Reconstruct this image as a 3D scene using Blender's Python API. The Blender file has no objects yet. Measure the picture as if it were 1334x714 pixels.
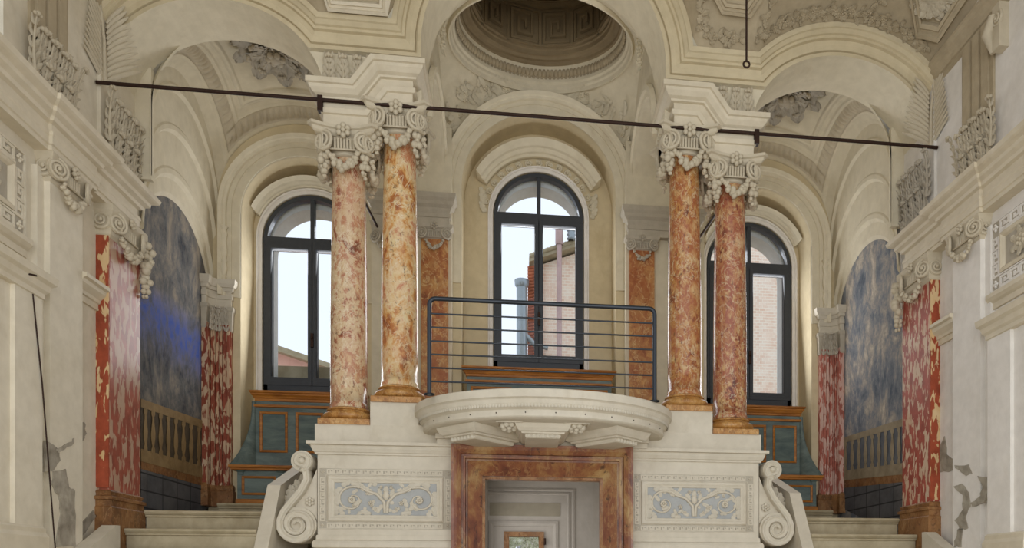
import bpy, math, random
from math import sin, cos, pi, sqrt, radians, atan2
from mathutils import Vector as V, noise as mnoise
random.seed(7)
SC = bpy.context.scene
COL = SC.collection
FLOOR = -1.6            # heights are measured from the eye of the photographer

# ------------------------------------------------------------------ meshes
class MB:
    def __init__(s): s.v = []; s.f = []; s.sm = []
    def add(s, vs, fs, smooth=False):
        n = len(s.v); s.v += [tuple(p) for p in vs]
        s.f += [tuple(i + n for i in f) for f in fs]; s.sm += [smooth] * len(fs)
        return s
    def box(s, x0, x1, y0, y1, z0, z1):
        x0, x1 = min(x0, x1), max(x0, x1)
        vs = [(x, y, z) for z in (z0, z1) for y in (y0, y1) for x in (x0, x1)]
        return s.add(vs, [(0, 2, 3, 1), (4, 5, 7, 6), (0, 1, 5, 4), (2, 6, 7, 3), (0, 4, 6, 2), (1, 3, 7, 5)])
    def grid(s, rows, closeu=False, closev=False, smooth=True):
        nu, nv = len(rows), len(rows[0]); vs = [p for r in rows for p in r]; fs = []
        for i in range(nu if closeu else nu - 1):
            for j in range(nv if closev else nv - 1):
                a = i * nv + j; b = i * nv + (j + 1) % nv; i2 = (i + 1) % nu
                fs.append((a, b, i2 * nv + (j + 1) % nv, i2 * nv + j))
        return s.add(vs, fs, smooth)
    def poly(s, pts): return s.add(pts, [tuple(range(len(pts)))])
    def lathe(s, prof, c=(0, 0, 0), n=40, ax=1, ay=1, smooth=True, a0=0, a1=2 * pi):
        full = a1 - a0 > 6.28
        rows = [[(c[0] + r * ax * cos(a0 + (a1 - a0) * k / n), c[1] + r * ay * sin(a0 + (a1 - a0) * k / n), c[2] + z) for k in range(n if full else n + 1)] for r, z in prof]
        return s.grid(rows, False, full, smooth)
    def tube(s, path, r, n=8, closed=False, smooth=True):
        path = [V(p) for p in path]; m = len(path); rows = []
        nrm = None
        for i, p in enumerate(path):
            if closed: t = path[(i + 1) % m] - path[i - 1]
            else: t = path[min(i + 1, m - 1)] - path[max(i - 1, 0)]
            t = t.normalized() if t.length > 1e-9 else V((0, 0, 1))
            if nrm is None:
                nrm = t.orthogonal().normalized()
            nrm = (nrm - t * nrm.dot(t)); nrm = nrm.normalized() if nrm.length > 1e-6 else t.orthogonal().normalized()
            b = t.cross(nrm); rr = r[i] if isinstance(r, (list, tuple)) else r
            rows.append([p + (nrm * cos(2 * pi * k / n) + b * sin(2 * pi * k / n)) * rr for k in range(n)])
        s.grid(rows, closed, True, smooth)
        if not closed:
            s.poly(rows[0][::-1]); s.poly(rows[-1])
        return s
    def ball(s, c, r, n=8, m=6, sc=(1, 1, 1)):
        rows = []
        for i in range(m + 1):
            t = pi * i / m
            rows.append([(c[0] + r * sc[0] * sin(t) * cos(2 * pi * k / n), c[1] + r * sc[1] * sin(t) * sin(2 * pi * k / n), c[2] + r * sc[2] * cos(t)) for k in range(n)])
        return s.grid(rows, False, True, True)
    def stack(s, plan, prof, bottom=True, top=True):
        """mitred mouldings: plan polygon (ccw seen from above) grown by o at height z for each (o, z)"""
        n = len(plan); rows = []
        d = []
        for i in range(n):
            p0, p1, p2 = V(plan[i - 1]), V(plan[i]), V(plan[(i + 1) % n])
            e1, e2 = (p1 - p0).normalized(), (p2 - p1).normalized()
            n1, n2 = V((e1.y, -e1.x)), V((e2.y, -e2.x))
            m = n1 + n2; d.append(m / max(.2, m.dot(n1)))
        for o, z in prof:
            rows.append([(plan[i][0] + d[i].x * o, plan[i][1] + d[i].y * o, z) for i in range(n)])
        s.grid(rows, False, True, False)
        if bottom: s.poly(rows[0][::-1])
        if top: s.poly(rows[-1])
        return s
    def extr(s, prof, f0, f1):
        """closed 2D profile between two frames f(p)->3D"""
        a = [f0(p) for p in prof]; b = [f1(p) for p in prof]
        s.grid([a, b], False, True, False); s.poly(a[::-1]); s.poly(b); return s
    def disc(s, O, A, B, N, r, h, n=16):
        O, A, B, N = V(O), V(A), V(B), V(N)
        r0 = [O + (A * cos(2 * pi * k / n) + B * sin(2 * pi * k / n)) * r for k in range(n)]
        r1 = [p + N * h for p in r0]
        s.grid([r0, r1], False, True, False); s.poly(r1); return s

def rect(x0, x1, y0, y1):
    x0, x1 = min(x0, x1), max(x0, x1)
    return [(x0, y0), (x1, y0), (x1, y1), (x0, y1)]

ORG = {}
def obj(name, mb, mat, parent=None, label=None, cat=None, group=None, kind=None):
    me = bpy.data.meshes.new(name)
    vs = [V(p) for p in mb.v]
    if parent is None:
        lo = [min(p[i] for p in vs) for i in range(3)]; hi = [max(p[i] for p in vs) for i in range(3)]
        o0 = V(((lo[0] + hi[0]) / 2, (lo[1] + hi[1]) / 2, lo[2]))
    else: o0 = ORG[parent]
    me.from_pydata([tuple(p - o0) for p in vs], [], mb.f)
    me.polygons.foreach_set('use_smooth', mb.sm)
    me.validate(); me.update()
    me.materials.append(mat)
    o = bpy.data.objects.new(name, me); COL.objects.link(o)
    ORG[o] = o0
    if parent is None: o.location = o0
    else: o.parent = parent
    if label: o['label'] = label
    if cat: o['category'] = cat
    if group: o['group'] = group
    if kind: o['kind'] = kind
    return o
def thing(name, loc, label, cat, group=None, kind=None):
    o = bpy.data.objects.new(name, None); COL.objects.link(o); o.location = loc; o.empty_display_size = .1
    ORG[o] = V(loc); o['label'] = label; o['category'] = cat
    if group: o['group'] = group
    if kind: o['kind'] = kind
    return o
def struct(name, mb, mat, label, cat): return obj(name, mb, mat, None, label, cat, None, 'structure')
def copy_tree(o, parent=None):
    c = o.copy(); COL.objects.link(c)
    if parent: c.parent = parent
    for ch in list(o.children): copy_tree(ch, c)
    return c

# ------------------------------------------------------------------ materials
def mat_base(name, rough=.7, spec=.3):
    m = bpy.data.materials.new(name); m.use_nodes = True; nt = m.node_tree
    b = nt.nodes['Principled BSDF']; b.inputs['Roughness'].default_value = rough
    b.inputs['Specular IOR Level'].default_value = spec
    return m, nt, b
def N(nt, t, **kw):
    n = nt.nodes.new(t)
    for k, v in kw.items():
        if k in n.inputs: n.inputs[k].default_value = v
        else: setattr(n, k, v)
    return n
def coords(nt, scale=(1, 1, 1), rnd=0):
    tc = N(nt, 'ShaderNodeTexCoord'); mp = N(nt, 'ShaderNodeMapping'); mp.inputs['Scale'].default_value = scale
    nt.links.new(tc.outputs['Object'], mp.inputs['Vector'])
    if rnd:
        oi = N(nt, 'ShaderNodeObjectInfo'); ml = N(nt, 'ShaderNodeMath', operation='MULTIPLY'); ml.inputs[1].default_value = rnd
        cx = N(nt, 'ShaderNodeCombineXYZ'); nt.links.new(oi.outputs['Random'], ml.inputs[0])
        nt.links.new(ml.outputs[0], cx.inputs[2]); nt.links.new(ml.outputs[0], cx.inputs[0]); nt.links.new(cx.outputs[0], mp.inputs['Location'])
    return mp.outputs['Vector']
def ramp(nt, fac, stops, interp='LINEAR'):
    r = N(nt, 'ShaderNodeValToRGB'); e = r.color_ramp; e.interpolation = interp
    e.elements[0].position, e.elements[0].color = stops[0][0], (*stops[0][1], 1)
    e.elements[1].position, e.elements[1].color = stops[-1][0], (*stops[-1][1], 1)
    for p, c in stops[1:-1]:
        q = e.elements.new(p); q.color = (*c, 1)
    nt.links.new(fac, r.inputs['Fac']); return r.outputs['Color']
def noise(nt, vec, scale, detail=5, rough=.55, dist=0):
    n = N(nt, 'ShaderNodeTexNoise', Scale=scale, Detail=detail, Roughness=rough, Distortion=dist)
    nt.links.new(vec, n.inputs['Vector']); return n.outputs['Fac']
def mix(nt, fac, a, b, blend='MIX'):
    m = N(nt, 'ShaderNodeMix', data_type='RGBA', blend_type=blend)
    for sk, v in (('Factor', fac), ('A', a), ('B', b)):
        i = [x for x in m.inputs if x.name == sk and (x.type == 'RGBA' or sk == 'Factor' and x.type == 'VALUE')][0]
        if hasattr(v, 'links'): nt.links.new(v, i)
        elif sk == 'Factor': i.default_value = v
        else: i.default_value = (*v, 1)
    return [x for x in m.outputs if x.type == 'RGBA'][0]
def bump(nt, b, h, strength, dist=.01):
    bp = N(nt, 'ShaderNodeBump', Strength=strength, Distance=dist); nt.links.new(h, bp.inputs['Height']); nt.links.new(bp.outputs['Normal'], b.inputs['Normal'])
def s2l(r, g, b): return tuple(((c / 255) / 12.92 if c <= 10 else ((c / 255 + .055) / 1.055) ** 2.4) for c in (r, g, b))

def plaster(name, c0, c1, rough=.75, bs=.25, scale=1.3, fine=28):
    m, nt, b = mat_base(name, rough)
    v = coords(nt); n1 = noise(nt, v, scale, 6, .6, .3)
    col = ramp(nt, n1, [(.3, c0), (.7, c1)])
    n2 = noise(nt, v, 9, 4, .6); col = mix(nt, .2, col, ramp(nt, n2, [(.35, tuple(x * .66 for x in c0)), (.65, c1)]))
    n3 = noise(nt, coords(nt, (1, 1, .45)), 3.2, 8, .72, .4); col = mix(nt, ramp(nt, n3, [(.56, (0,) * 3), (.72, (.35,) * 3)]), col, tuple(x * y for x, y in zip(c0, (.74, .68, .58))))
    nt.links.new(col, b.inputs['Base Color']); bump(nt, b, noise(nt, v, fine, 4, .6), bs, .006); return m
def simple(name, c, rough=.5, spec=.4, metal=0, var=0, scale=8):
    m, nt, b = mat_base(name, rough, spec); b.inputs['Metallic'].default_value = metal
    if var:
        v = coords(nt); col = ramp(nt, noise(nt, v, scale, 5, .6), [(.3, tuple(x * (1 - var) for x in c)), (.7, tuple(min(1, x * (1 + var)) for x in c))])
        nt.links.new(col, b.inputs['Base Color'])
    else: b.inputs['Base Color'].default_value = (*c, 1)
    return m

M = {}
M['wall'] = plaster('cream wall plaster', s2l(212, 202, 180), s2l(226, 218, 200))
M['cream'] = plaster('pale cream plaster', s2l(222, 217, 209), s2l(234, 230, 224))
M['vault'] = plaster('beige vault plaster', s2l(210, 200, 175), s2l(224, 215, 192), scale=.9)
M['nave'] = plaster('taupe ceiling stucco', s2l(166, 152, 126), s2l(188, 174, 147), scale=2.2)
M['arch'] = plaster('beige archivolt paint', s2l(196, 182, 150), s2l(210, 197, 166), scale=.9)
M['back'] = plaster('warm beige end wall', s2l(204, 188, 153), s2l(218, 204, 171), scale=.9)
M['stucco'] = plaster('modelled stucco', s2l(188, 176, 152), s2l(208, 198, 176), fine=60, bs=.4)
M['greystucco'] = plaster('grey modelled stucco', s2l(172, 164, 148), s2l(196, 187, 170), fine=60, bs=.4)
M['relief'] = plaster('pale grey relief', s2l(172, 164, 148), s2l(186, 178, 163), bs=.3)
M['white'] = plaster('white stone', s2l(198, 189, 170), s2l(212, 204, 187), rough=.55, bs=.15)
M['cornice'] = plaster('ivory cornice paint', s2l(206, 195, 171), s2l(218, 208, 187), rough=.6, bs=.15)
M['blue'] = plaster('pale blue ground', s2l(160, 162, 162), s2l(180, 181, 178), bs=.5, fine=45)
M['step'] = plaster('worn travertine', s2l(150, 136, 106), s2l(190, 178, 150), rough=.5, bs=.2, scale=3)
M['dome'] = plaster('brown dome stucco', s2l(128, 112, 86), s2l(150, 134, 106), bs=.3)
M['domedark'] = plaster('dark dome paint', s2l(52, 40, 28), s2l(120, 92, 62), scale=6)
M['mortar'] = plaster('bare grey mortar', s2l(132, 124, 110), s2l(186, 178, 162), scale=9, bs=1)
M['iron'] = simple('rusty iron', s2l(52, 34, 26), .6, .3, .3, .3, 14)
M['rail'] = simple('painted steel', s2l(50, 55, 62), .35, .5, .5)
M['frame'] = simple('slate grey window paint', s2l(58, 62, 68), .45, .4, 0, .1, 20)
M['grey'] = plaster('grey passage paint', s2l(176, 170, 162), s2l(186, 180, 172), bs=.08)
M['greydark'] = plaster('olive grey passage paint', s2l(150, 144, 128), s2l(160, 152, 136), bs=.08)
M['outer'] = plaster('white window reveal', s2l(238, 238, 234), s2l(246, 245, 241))
M['copper'] = simple('grey zinc pipe', s2l(150, 160, 166), .35, .5, .6)
M['fluepink'] = simple('dull pink flue pipe', s2l(188, 160, 156), .5, .4, .2, .1)
M['pink'] = plaster('pink render', s2l(226, 168, 150), s2l(236, 190, 172))
M['floor'] = plaster('pale terrazzo floor', s2l(196, 186, 168), s2l(214, 204, 186), rough=.4)

def marble(name, stops, scale, veins, rough=.16, stretch=(1, 1, .7), rnd=37.):
    m, nt, b = mat_base(name, rough, .5)
    v = coords(nt, stretch, rnd)
    n1 = noise(nt, v, scale, 9, .68, .35); col = ramp(nt, n1, stops)
    n2 = noise(nt, v, scale * 2.3, 8, .7, .5)
    col = mix(nt, ramp(nt, n2, [(.52, (0, 0, 0)), (.64, (1, 1, 1))]), col, veins[0])
    n3 = noise(nt, v, scale * 1.4, 7, .6, .9)
    col = mix(nt, ramp(nt, n3, [(.40, (.0,) * 3), (.465, (0,) * 3), (.485, (.85,) * 3), (.505, (0,) * 3)]), col, veins[1])
    n4 = noise(nt, v, scale * 5, 6, .7, .3)
    col = mix(nt, ramp(nt, n4, [(.58, (0,) * 3), (.66, (.8,) * 3)]), col, veins[2])
    n5 = noise(nt, v, scale * .4, 4, .5, .5)
    col = mix(nt, ramp(nt, n5, [(.45, (0,) * 3), (.7, (.3,) * 3)]), col, veins[3])
    nt.links.new(col, b.inputs['Base Color'])
    nt.links.new(ramp(nt, n2, [(.3, (rough * .8,) * 3), (.7, (rough * 1.8,) * 3)]), b.inputs['Roughness'])
    bump(nt, b, n4, .08, .004); return m
VEIN = (s2l(206, 178, 136), s2l(218, 200, 168), s2l(92, 58, 38), s2l(176, 112, 92))
VEIN = (s2l(204, 172, 120), s2l(214, 196, 160), s2l(70, 46, 32), s2l(168, 104, 82))
M['marble'] = marble('pale rose breccia marble', [(.36, s2l(112, 62, 44)), (.43, s2l(162, 98, 72)), (.46, s2l(196, 164, 128)), (.52, s2l(208, 186, 150)), (.57, s2l(178, 122, 92)), (.68, s2l(206, 174, 132))], 5.2,
                     (s2l(212, 190, 154), s2l(222, 208, 180), s2l(112, 72, 52), s2l(190, 134, 108)))
M['marblegold'] = marble('golden breccia marble', [(.33, s2l(126, 66, 36)), (.41, s2l(172, 108, 60)), (.46, s2l(200, 150, 88)), (.53, s2l(216, 192, 150)), (.60, s2l(186, 116, 78)), (.70, s2l(220, 202, 166))], 4.6,
                     (s2l(216, 196, 150), s2l(220, 206, 172), s2l(98, 62, 34), s2l(188, 122, 84)))
M['marblebrown'] = marble('ochre and red breccia marble', [(.33, s2l(84, 48, 32)), (.41, s2l(146, 84, 50)), (.46, s2l(186, 138, 80)), (.52, s2l(156, 88, 56)), (.58, s2l(178, 124, 74)), (.68, s2l(210, 180, 130))], 6.0, VEIN)
M['marblered'] = marble('red breccia marble', [(.33, s2l(80, 46, 36)), (.41, s2l(138, 74, 56)), (.46, s2l(178, 128, 84)), (.52, s2l(150, 82, 64)), (.58, s2l(172, 112, 76)), (.68, s2l(208, 178, 136))], 6.0, VEIN)
M['base'] = marble('ochre brown marble', [(.3, s2l(108, 66, 28)), (.5, s2l(172, 122, 58)), (.68, s2l(200, 158, 98))], 9, (s2l(140, 92, 44), s2l(206, 170, 114), s2l(88, 54, 28), s2l(178, 120, 62)), .3)
M['pilaster'] = marble('ochre pilaster marble', [(.3, s2l(120, 64, 40)), (.46, s2l(166, 102, 58)), (.55, s2l(180, 128, 76)), (.7, s2l(200, 166, 116))], 4.2,
                       (s2l(206, 156, 92), s2l(216, 186, 134), s2l(132, 70, 42), s2l(176, 84, 52)), .3)
M['door'] = marble('red and ochre marble', [(.34, s2l(72, 40, 28)), (.43, s2l(112, 62, 42)), (.51, s2l(134, 84, 52)), (.57, s2l(150, 108, 64)), (.66, s2l(172, 142, 94))], 3.8,
                   (s2l(124, 76, 50), s2l(160, 122, 80), s2l(58, 36, 26), s2l(118, 62, 46)), .3, (1, 1, .5))
M['brownbase'] = marble('brown painted plinth', [(.3, s2l(84, 54, 28)), (.5, s2l(136, 94, 52)), (.7, s2l(166, 124, 78))], 5, (s2l(120, 78, 44), s2l(160, 124, 84), s2l(70, 46, 28), s2l(132, 84, 52)), .45)

def redpaint(name, red, patch, thr, rough, sc=20, bigw=.16):
    m, nt, b = mat_base(name, rough, .25)
    v = coords(nt, (1, 1, .34)); n = noise(nt, v, sc, 2.5, .5, .5)
    v2 = coords(nt, (1, 1, .8)); big = noise(nt, v2, 2.6, 3, .5)
    mx = N(nt, 'ShaderNodeMath', operation='MULTIPLY_ADD'); nt.links.new(big, mx.inputs[0]); mx.inputs[1].default_value = bigw; nt.links.new(n, mx.inputs[2])
    mk = ramp(nt, mx.outputs[0], [(thr, (0,) * 3), (thr + .035, (1,) * 3)])
    pc = ramp(nt, noise(nt, v2, 5, 3), [(.35, patch[0]), (.65, patch[1])])
    rc = ramp(nt, noise(nt, v2, 9, 5, .65), [(.3, tuple(x * .62 for x in red)), (.7, tuple(min(1, x * 1.1) for x in red))])
    nt.links.new(mix(nt, mk, rc, pc), b.inputs['Base Color']); bump(nt, b, n, .1, .004); return m
M['red'] = redpaint('mottled red marbling', s2l(170, 86, 70), (s2l(198, 166, 138), s2l(206, 184, 160)), .59, .55, 26)
M['redleft'] = redpaint('mottled rose marbling', s2l(164, 92, 74), (s2l(178, 142, 118), s2l(184, 156, 134)), .58, .3, 18)
M['orange'] = redpaint('rust orange marbling', s2l(166, 80, 54), (s2l(206, 172, 122), s2l(214, 190, 150)), .60, .5, 24)
M['fluteR'] = redpaint('faded salmon marbling', s2l(184, 108, 92), (s2l(204, 164, 150), s2l(212, 182, 168)), .545, .5, 22)
M['fluteL'] = redpaint('faded rust marbling', s2l(150, 78, 58), (s2l(190, 158, 126), s2l(200, 174, 146)), .575, .5, 22)

def wood(name, c0, c1, stretch, scale=10, rough=.5):
    m, nt, b = mat_base(name, rough, .4); v = coords(nt, stretch)
    n = noise(nt, v, scale, 6, .65, .4); nt.links.new(ramp(nt, n, [(.3, c0), (.7, c1)]), b.inputs['Base Color']); bump(nt, b, n, .15, .004); return m
M['gold'] = wood('ochre wood grain', s2l(128, 74, 22), s2l(190, 124, 48), (.35, 1, 3))
M['teal'] = wood('worn teal paint', s2l(74, 88, 86), s2l(114, 128, 122), (.5, 1, 1.6), 7)
M['tealdark'] = wood('dark teal paint', s2l(66, 82, 82), s2l(104, 118, 110), (.5, 1, 2), 6)

def glassmat():
    m = bpy.data.materials.new('window glass'); m.use_nodes = True; nt = m.node_tree; nt.nodes.clear()
    o = N(nt, 'ShaderNodeOutputMaterial'); t = N(nt, 'ShaderNodeBsdfTransparent'); g = N(nt, 'ShaderNodeBsdfGlossy', Roughness=.02)
    mx = N(nt, 'ShaderNodeMixShader'); fr = N(nt, 'ShaderNodeFresnel', IOR=1.3); nt.links.new(fr.outputs[0], mx.inputs[0])
    t.inputs['Color'].default_value = (.96, .98, 1, 1)
    nt.links.new(t.outputs[0], mx.inputs[1]); nt.links.new(g.outputs[0], mx.inputs[2]); nt.links.new(mx.outputs[0], o.inputs[0]); return m
M['glass'] = glassmat()

def muralmat(name, left):
    m, nt, b = mat_base(name, .9, .1)
    tc = N(nt, 'ShaderNodeTexCoord'); v = tc.outputs['Object']
    v2 = coords(nt, (1, 1.6, 1)); n = noise(nt, v2, 1.9, 10, .74, .3); n2 = noise(nt, v2, 6.5, 8, .75, .4)
    sp = N(nt, 'ShaderNodeSeparateXYZ'); nt.links.new(v, sp.inputs[0])
    if left:
        col = ramp(nt, n, [(.36, s2l(62, 66, 74)), (.5, s2l(110, 110, 110)), (.62, s2l(156, 146, 132))])
        zz = ramp(nt, sp.outputs['Z'], [(.0, (0,) * 3), (1., (1,) * 3)])
        # a worn field of bright blue in the middle of the painted sky
        mp = N(nt, 'ShaderNodeMapRange'); mp.inputs[1].default_value = 1.3; mp.inputs[2].default_value = 2.1; nt.links.new(sp.outputs['Z'], mp.inputs[0])
        bl = ramp(nt, mp.outputs[0], [(0, (0,) * 3), (.45, (1,) * 3), (.65, (1,) * 3), (1, (0,) * 3)])
        bm = mix(nt, 1, bl, ramp(nt, n, [(.44, (.15,) * 3), (.56, (1,) * 3)]), 'MULTIPLY')
        col = mix(nt, bm, col, s2l(74, 96, 172))
        mp2 = N(nt, 'ShaderNodeMapRange'); mp2.inputs[1].default_value = 0.0; mp2.inputs[2].default_value = 1.2; nt.links.new(sp.outputs['Z'], mp2.inputs[0])
        low = ramp(nt, n2, [(.36, s2l(40, 38, 36)), (.5, s2l(78, 72, 64)), (.62, s2l(120, 116, 112))])
        col = mix(nt, ramp(nt, mp2.outputs[0], [(.3, (1,) * 3), (.95, (0,) * 3)]), col, low)
    else:
        col = ramp(nt, n, [(.36, s2l(86, 94, 106)), (.47, s2l(128, 132, 138)), (.55, s2l(168, 160, 150)), (.64, s2l(208, 196, 178))])
    col = mix(nt, ramp(nt, n2, [(.45, (0,) * 3), (.7, (.55,) * 3)]), col, s2l(128, 120, 110) if left else s2l(104, 112, 124))
    nt.links.new(col, b.inputs['Base Color']); bump(nt, b, n2, .25, .006); return m
M['murL'] = muralmat('faded night blue fresco', True)
M['murR'] = muralmat('faded cloudy fresco', False)
M['balus'] = plaster('painted ochre stone', s2l(122, 98, 62), s2l(164, 138, 96), scale=5)
M['balusR'] = plaster('painted pale ochre stone', s2l(128, 114, 90), s2l(170, 156, 130), scale=5)
M['balusdark'] = plaster('painted umber', s2l(58, 50, 40), s2l(98, 84, 64), scale=7)
M['balusblue'] = plaster('painted grey blue', s2l(82, 88, 98), s2l(112, 114, 118), scale=7)

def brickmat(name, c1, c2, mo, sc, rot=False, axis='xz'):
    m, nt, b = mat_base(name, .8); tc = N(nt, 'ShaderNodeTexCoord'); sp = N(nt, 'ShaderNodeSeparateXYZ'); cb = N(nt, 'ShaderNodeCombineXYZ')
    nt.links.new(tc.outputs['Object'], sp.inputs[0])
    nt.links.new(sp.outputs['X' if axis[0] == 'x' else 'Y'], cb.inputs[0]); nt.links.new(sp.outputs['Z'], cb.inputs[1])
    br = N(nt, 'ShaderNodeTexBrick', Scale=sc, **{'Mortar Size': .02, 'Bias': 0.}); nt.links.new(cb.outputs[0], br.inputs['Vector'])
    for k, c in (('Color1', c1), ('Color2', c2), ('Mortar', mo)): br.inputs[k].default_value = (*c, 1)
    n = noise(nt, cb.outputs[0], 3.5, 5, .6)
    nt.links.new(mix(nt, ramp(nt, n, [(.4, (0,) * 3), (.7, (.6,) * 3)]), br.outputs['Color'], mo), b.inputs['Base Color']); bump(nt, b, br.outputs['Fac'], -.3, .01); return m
M['brick'] = brickmat('weathered brick with painted sunlight', s2l(244, 220, 198), s2l(232, 196, 170), s2l(250, 240, 224), 4.2)  # sunlight on the wall is put into the colour, no sun lamp shines here
M['tile'] = simple('terracotta', s2l(178, 104, 74), .8, .2, 0, .35, 9)
M['tilefloor'] = brickmat('painted grey floor tiles', s2l(96, 96, 98), s2l(108, 106, 106), s2l(50, 50, 52), 1.5, axis='yz')
for _n in M['tilefloor'].node_tree.nodes:
    if _n.type == 'TEX_BRICK': _n.offset = 0; _n.inputs['Brick Width'].default_value = .5; _n.inputs['Row Height'].default_value = .25; _n.inputs['Mortar Size'].default_value = .012
def foliage():
    m, nt, b = mat_base('brightened garden leaves', .6); v = coords(nt)
    nt.links.new(ramp(nt, noise(nt, v, 9, 6, .7), [(.35, s2l(120, 134, 84)), (.47, s2l(190, 200, 150)), (.58, s2l(240, 242, 232))]), b.inputs['Base Color']); return m  # leaf tones raised towards white in place of stronger light on the shrub
M['leaf'] = foliage()

# ------------------------------------------------------------------ ornament
def leaf(mb, base, up, out, L, W, curl=.25, lobes=3, nu=9, bend=0., ridge=.12, rnd=0):
    """an acanthus leaf standing along `up`, facing `out`"""
    base, up, out = V(base), V(up).normalized(), V(out).normalized(); side = up.cross(out).normalized(); rows = []
    nu = max(nu, 4 * lobes + 2)
    for i in range(nu + 1):
        t = i / nu; lb = (t * lobes) % 1.0 if lobes > 1 else .5
        w = W * .5 * (sin(pi * min(1, .16 + t * .84)) ** .55) * ((.62 + .38 * sin(pi * min(1, lb * 1.15)) ** .7) if lobes > 1 else 1)
        row = []
        for j in range(-4, 5):
            q = j / 4
            o = curl * L * t ** 3.2 + ridge * W * (1 - q * q) * (1 - .5 * t) + (.07 * W * (lb - .5) * abs(q) + .06 * W * cos(q * pi * 4) if lobes > 1 else 0)
            u = t * L - .5 * curl * L * max(0, t - .72) * 2.2 + (.16 * W * abs(q) * lb if lobes > 1 else 0)
            row.append(base + up * u + side * (q * w + bend * L * t * t) + out * o)
        rows.append(row)
    mb.grid(rows); return mb
def acanth(mb, base, up, out, L, W, curl=.1, pairs=5):
    """leafy stalk: a stem with curling lobes on both sides and a rolled tip"""
    base, up, out = V(base), V(up).normalized(), V(out).normalized(); side = up.cross(out).normalized()
    P = [base + up * L * t + out * (.05 * L + curl * L * t ** 2.5) for t in [q / 8 for q in range(9)]]
    mb.tube(P, [W * .09 * (1.3 - q / 9) for q in range(9)], 6)
    for i in range(pairs):
        t = (i + .15) / pairs; p = base + up * L * t + out * (.03 * L + curl * L * t ** 2.5)
        k = W * (.62 - .12 * t)
        for h in (-1, 1):
            d = (up * (.75 + .3 * t) + side * h * (1 - .25 * t)).normalized()
            leaf(mb, p, d, (out + side * h * .25), k * random.uniform(.95, 1.15), k * .52, .32, 2, 7, bend=-h * .5 / max(k, .01) * .05, ridge=.3)
    q = P[-1]; mb.ball(q + out * W * .08, W * .14, 8, 6)
    for h in (-1, 0, 1): mb.ball(q + side * h * W * .17 + out * W * .05 - up * W * .04 * abs(h), W * .11, 7, 5)
    return mb
def spiral(mb, O, A, B, Nn, R, turns=2.2, hand=1, r0=.16, depth=.3, a0=pi / 2, disc=True):
    """volute lying in the plane A,B and standing out along Nn"""
    O, A, B, Nn = V(O), V(A).normalized(), V(B).normalized(), V(Nn).normalized(); n = int(16 * turns); path = []; rad = []
    for i in range(n + 1):
        t = i / n; r = R * (1 - .15 * r0) * (1 - t) ** .9 * .86 + R * .12; a = a0 + hand * t * turns * 2 * pi
        path.append(O + (A * cos(a) + B * sin(a)) * r + Nn * R * depth * (.3 + .5 * t)); rad.append(R * r0 * (1 - .45 * t))
    mb.tube(path, rad, 6)
    if disc: mb.disc(O, A, B, Nn, R * .95, R * depth * .35, 18)
    mb.ball(O + Nn * R * depth * .8, R * .2, 8, 5)
    return mb
def rosette(mb, O, Nn, R, petals=6, up=(0, 0, 1)):
    O, Nn = V(O), V(Nn).normalized(); up = V(up); up = (up - Nn * up.dot(Nn)).normalized(); sd = Nn.cross(up)
    for k in range(petals):
        a = 2 * pi * k / petals; d = up * cos(a) + sd * sin(a)
        c = O + d * R * .62 + Nn * R * .22
        mb.ball(c, R * .36, 7, 5)
    mb.ball(O + Nn * R * .32, R * .3, 8, 5); mb.disc(O, up, sd, Nn, R * .6, R * .2, 12); return mb
def swag(mb, P, Q, sag, Nn, r, n=11):
    P, Q, Nn = V(P), V(Q), V(Nn).normalized()
    for i in range(n + 1):
        t = i / n; c = P.lerp(Q, t) + V((0, 0, -sag * 4 * t * (1 - t))) + Nn * (.5 * r)
        k = r * (.7 + .5 * sin(pi * t))
        for q in range(3):
            mb.ball(c + V((random.uniform(-.5, .5), random.uniform(-.3, .3), random.uniform(-.55, .55))) * k, k * random.uniform(.5, .72), 6, 4)
    return mb
def drop(mb, P, L, r, Nn):
    P = V(P); Nn = V(Nn)
    n = max(4, int(L / (r * .8)))
    for i in range(n):
        t = i / (n - 1); k = r * (.6 + .6 * sin(pi * min(1, .25 + t * .75)))
        for q in range(3):
            mb.ball(P + V((random.uniform(-.6, .6) * k, random.uniform(-.6, .6) * k, -t * L)) + Nn * k * .3, k * random.uniform(.5, .75), 6, 4)
def seg(mb, O, A, B, Nn, p, q, w, d):
    """raised square bar between 2D points p,q on the plane O,A,B"""
    (x0, y0), (x1, y1) = p, q; ex, ey = (w * .5, w * .47) if abs(x0 - x1) < abs(y0 - y1) else (w * .47, w * .5); xa, xb = min(x0, x1) - ex, max(x0, x1) + ex; ya, yb = min(y0, y1) - ey, max(y0, y1) + ey
    c = [O + A * x + B * y for x, y in ((xa, ya), (xb, ya), (xb, yb), (xa, yb))]; t = [p + Nn * d for p in c]
    mb.add(c + t, [(4, 5, 6, 7), (0, 1, 5, 4), (1, 2, 6, 5), (2, 3, 7, 6), (3, 0, 4, 7)])
def fret(mb, O, A, B, Nn, L, h, n, w, d):
    """Greek key band: length L along A, height h along B"""
    O, A, B, Nn = V(O), V(A), V(B), V(Nn); p = L / n
    U = [(0, 0), (0, 1), (.78, 1), (.78, .36), (.4, .36), (.4, .62)]
    for i in range(n):
        pts = [((i + x) * p, y * h) for x, y in U]
        for q, (a, b) in enumerate(zip(pts, pts[1:])): seg(mb, O, A, B, Nn, a, b, w, d * (1 - .06 * (q % 3)))
        seg(mb, O, A, B, Nn, ((i + .02) * p, 0), ((i + .98) * p if i < n - 1 else (i + .78) * p, 0), w, d * .82)
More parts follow.
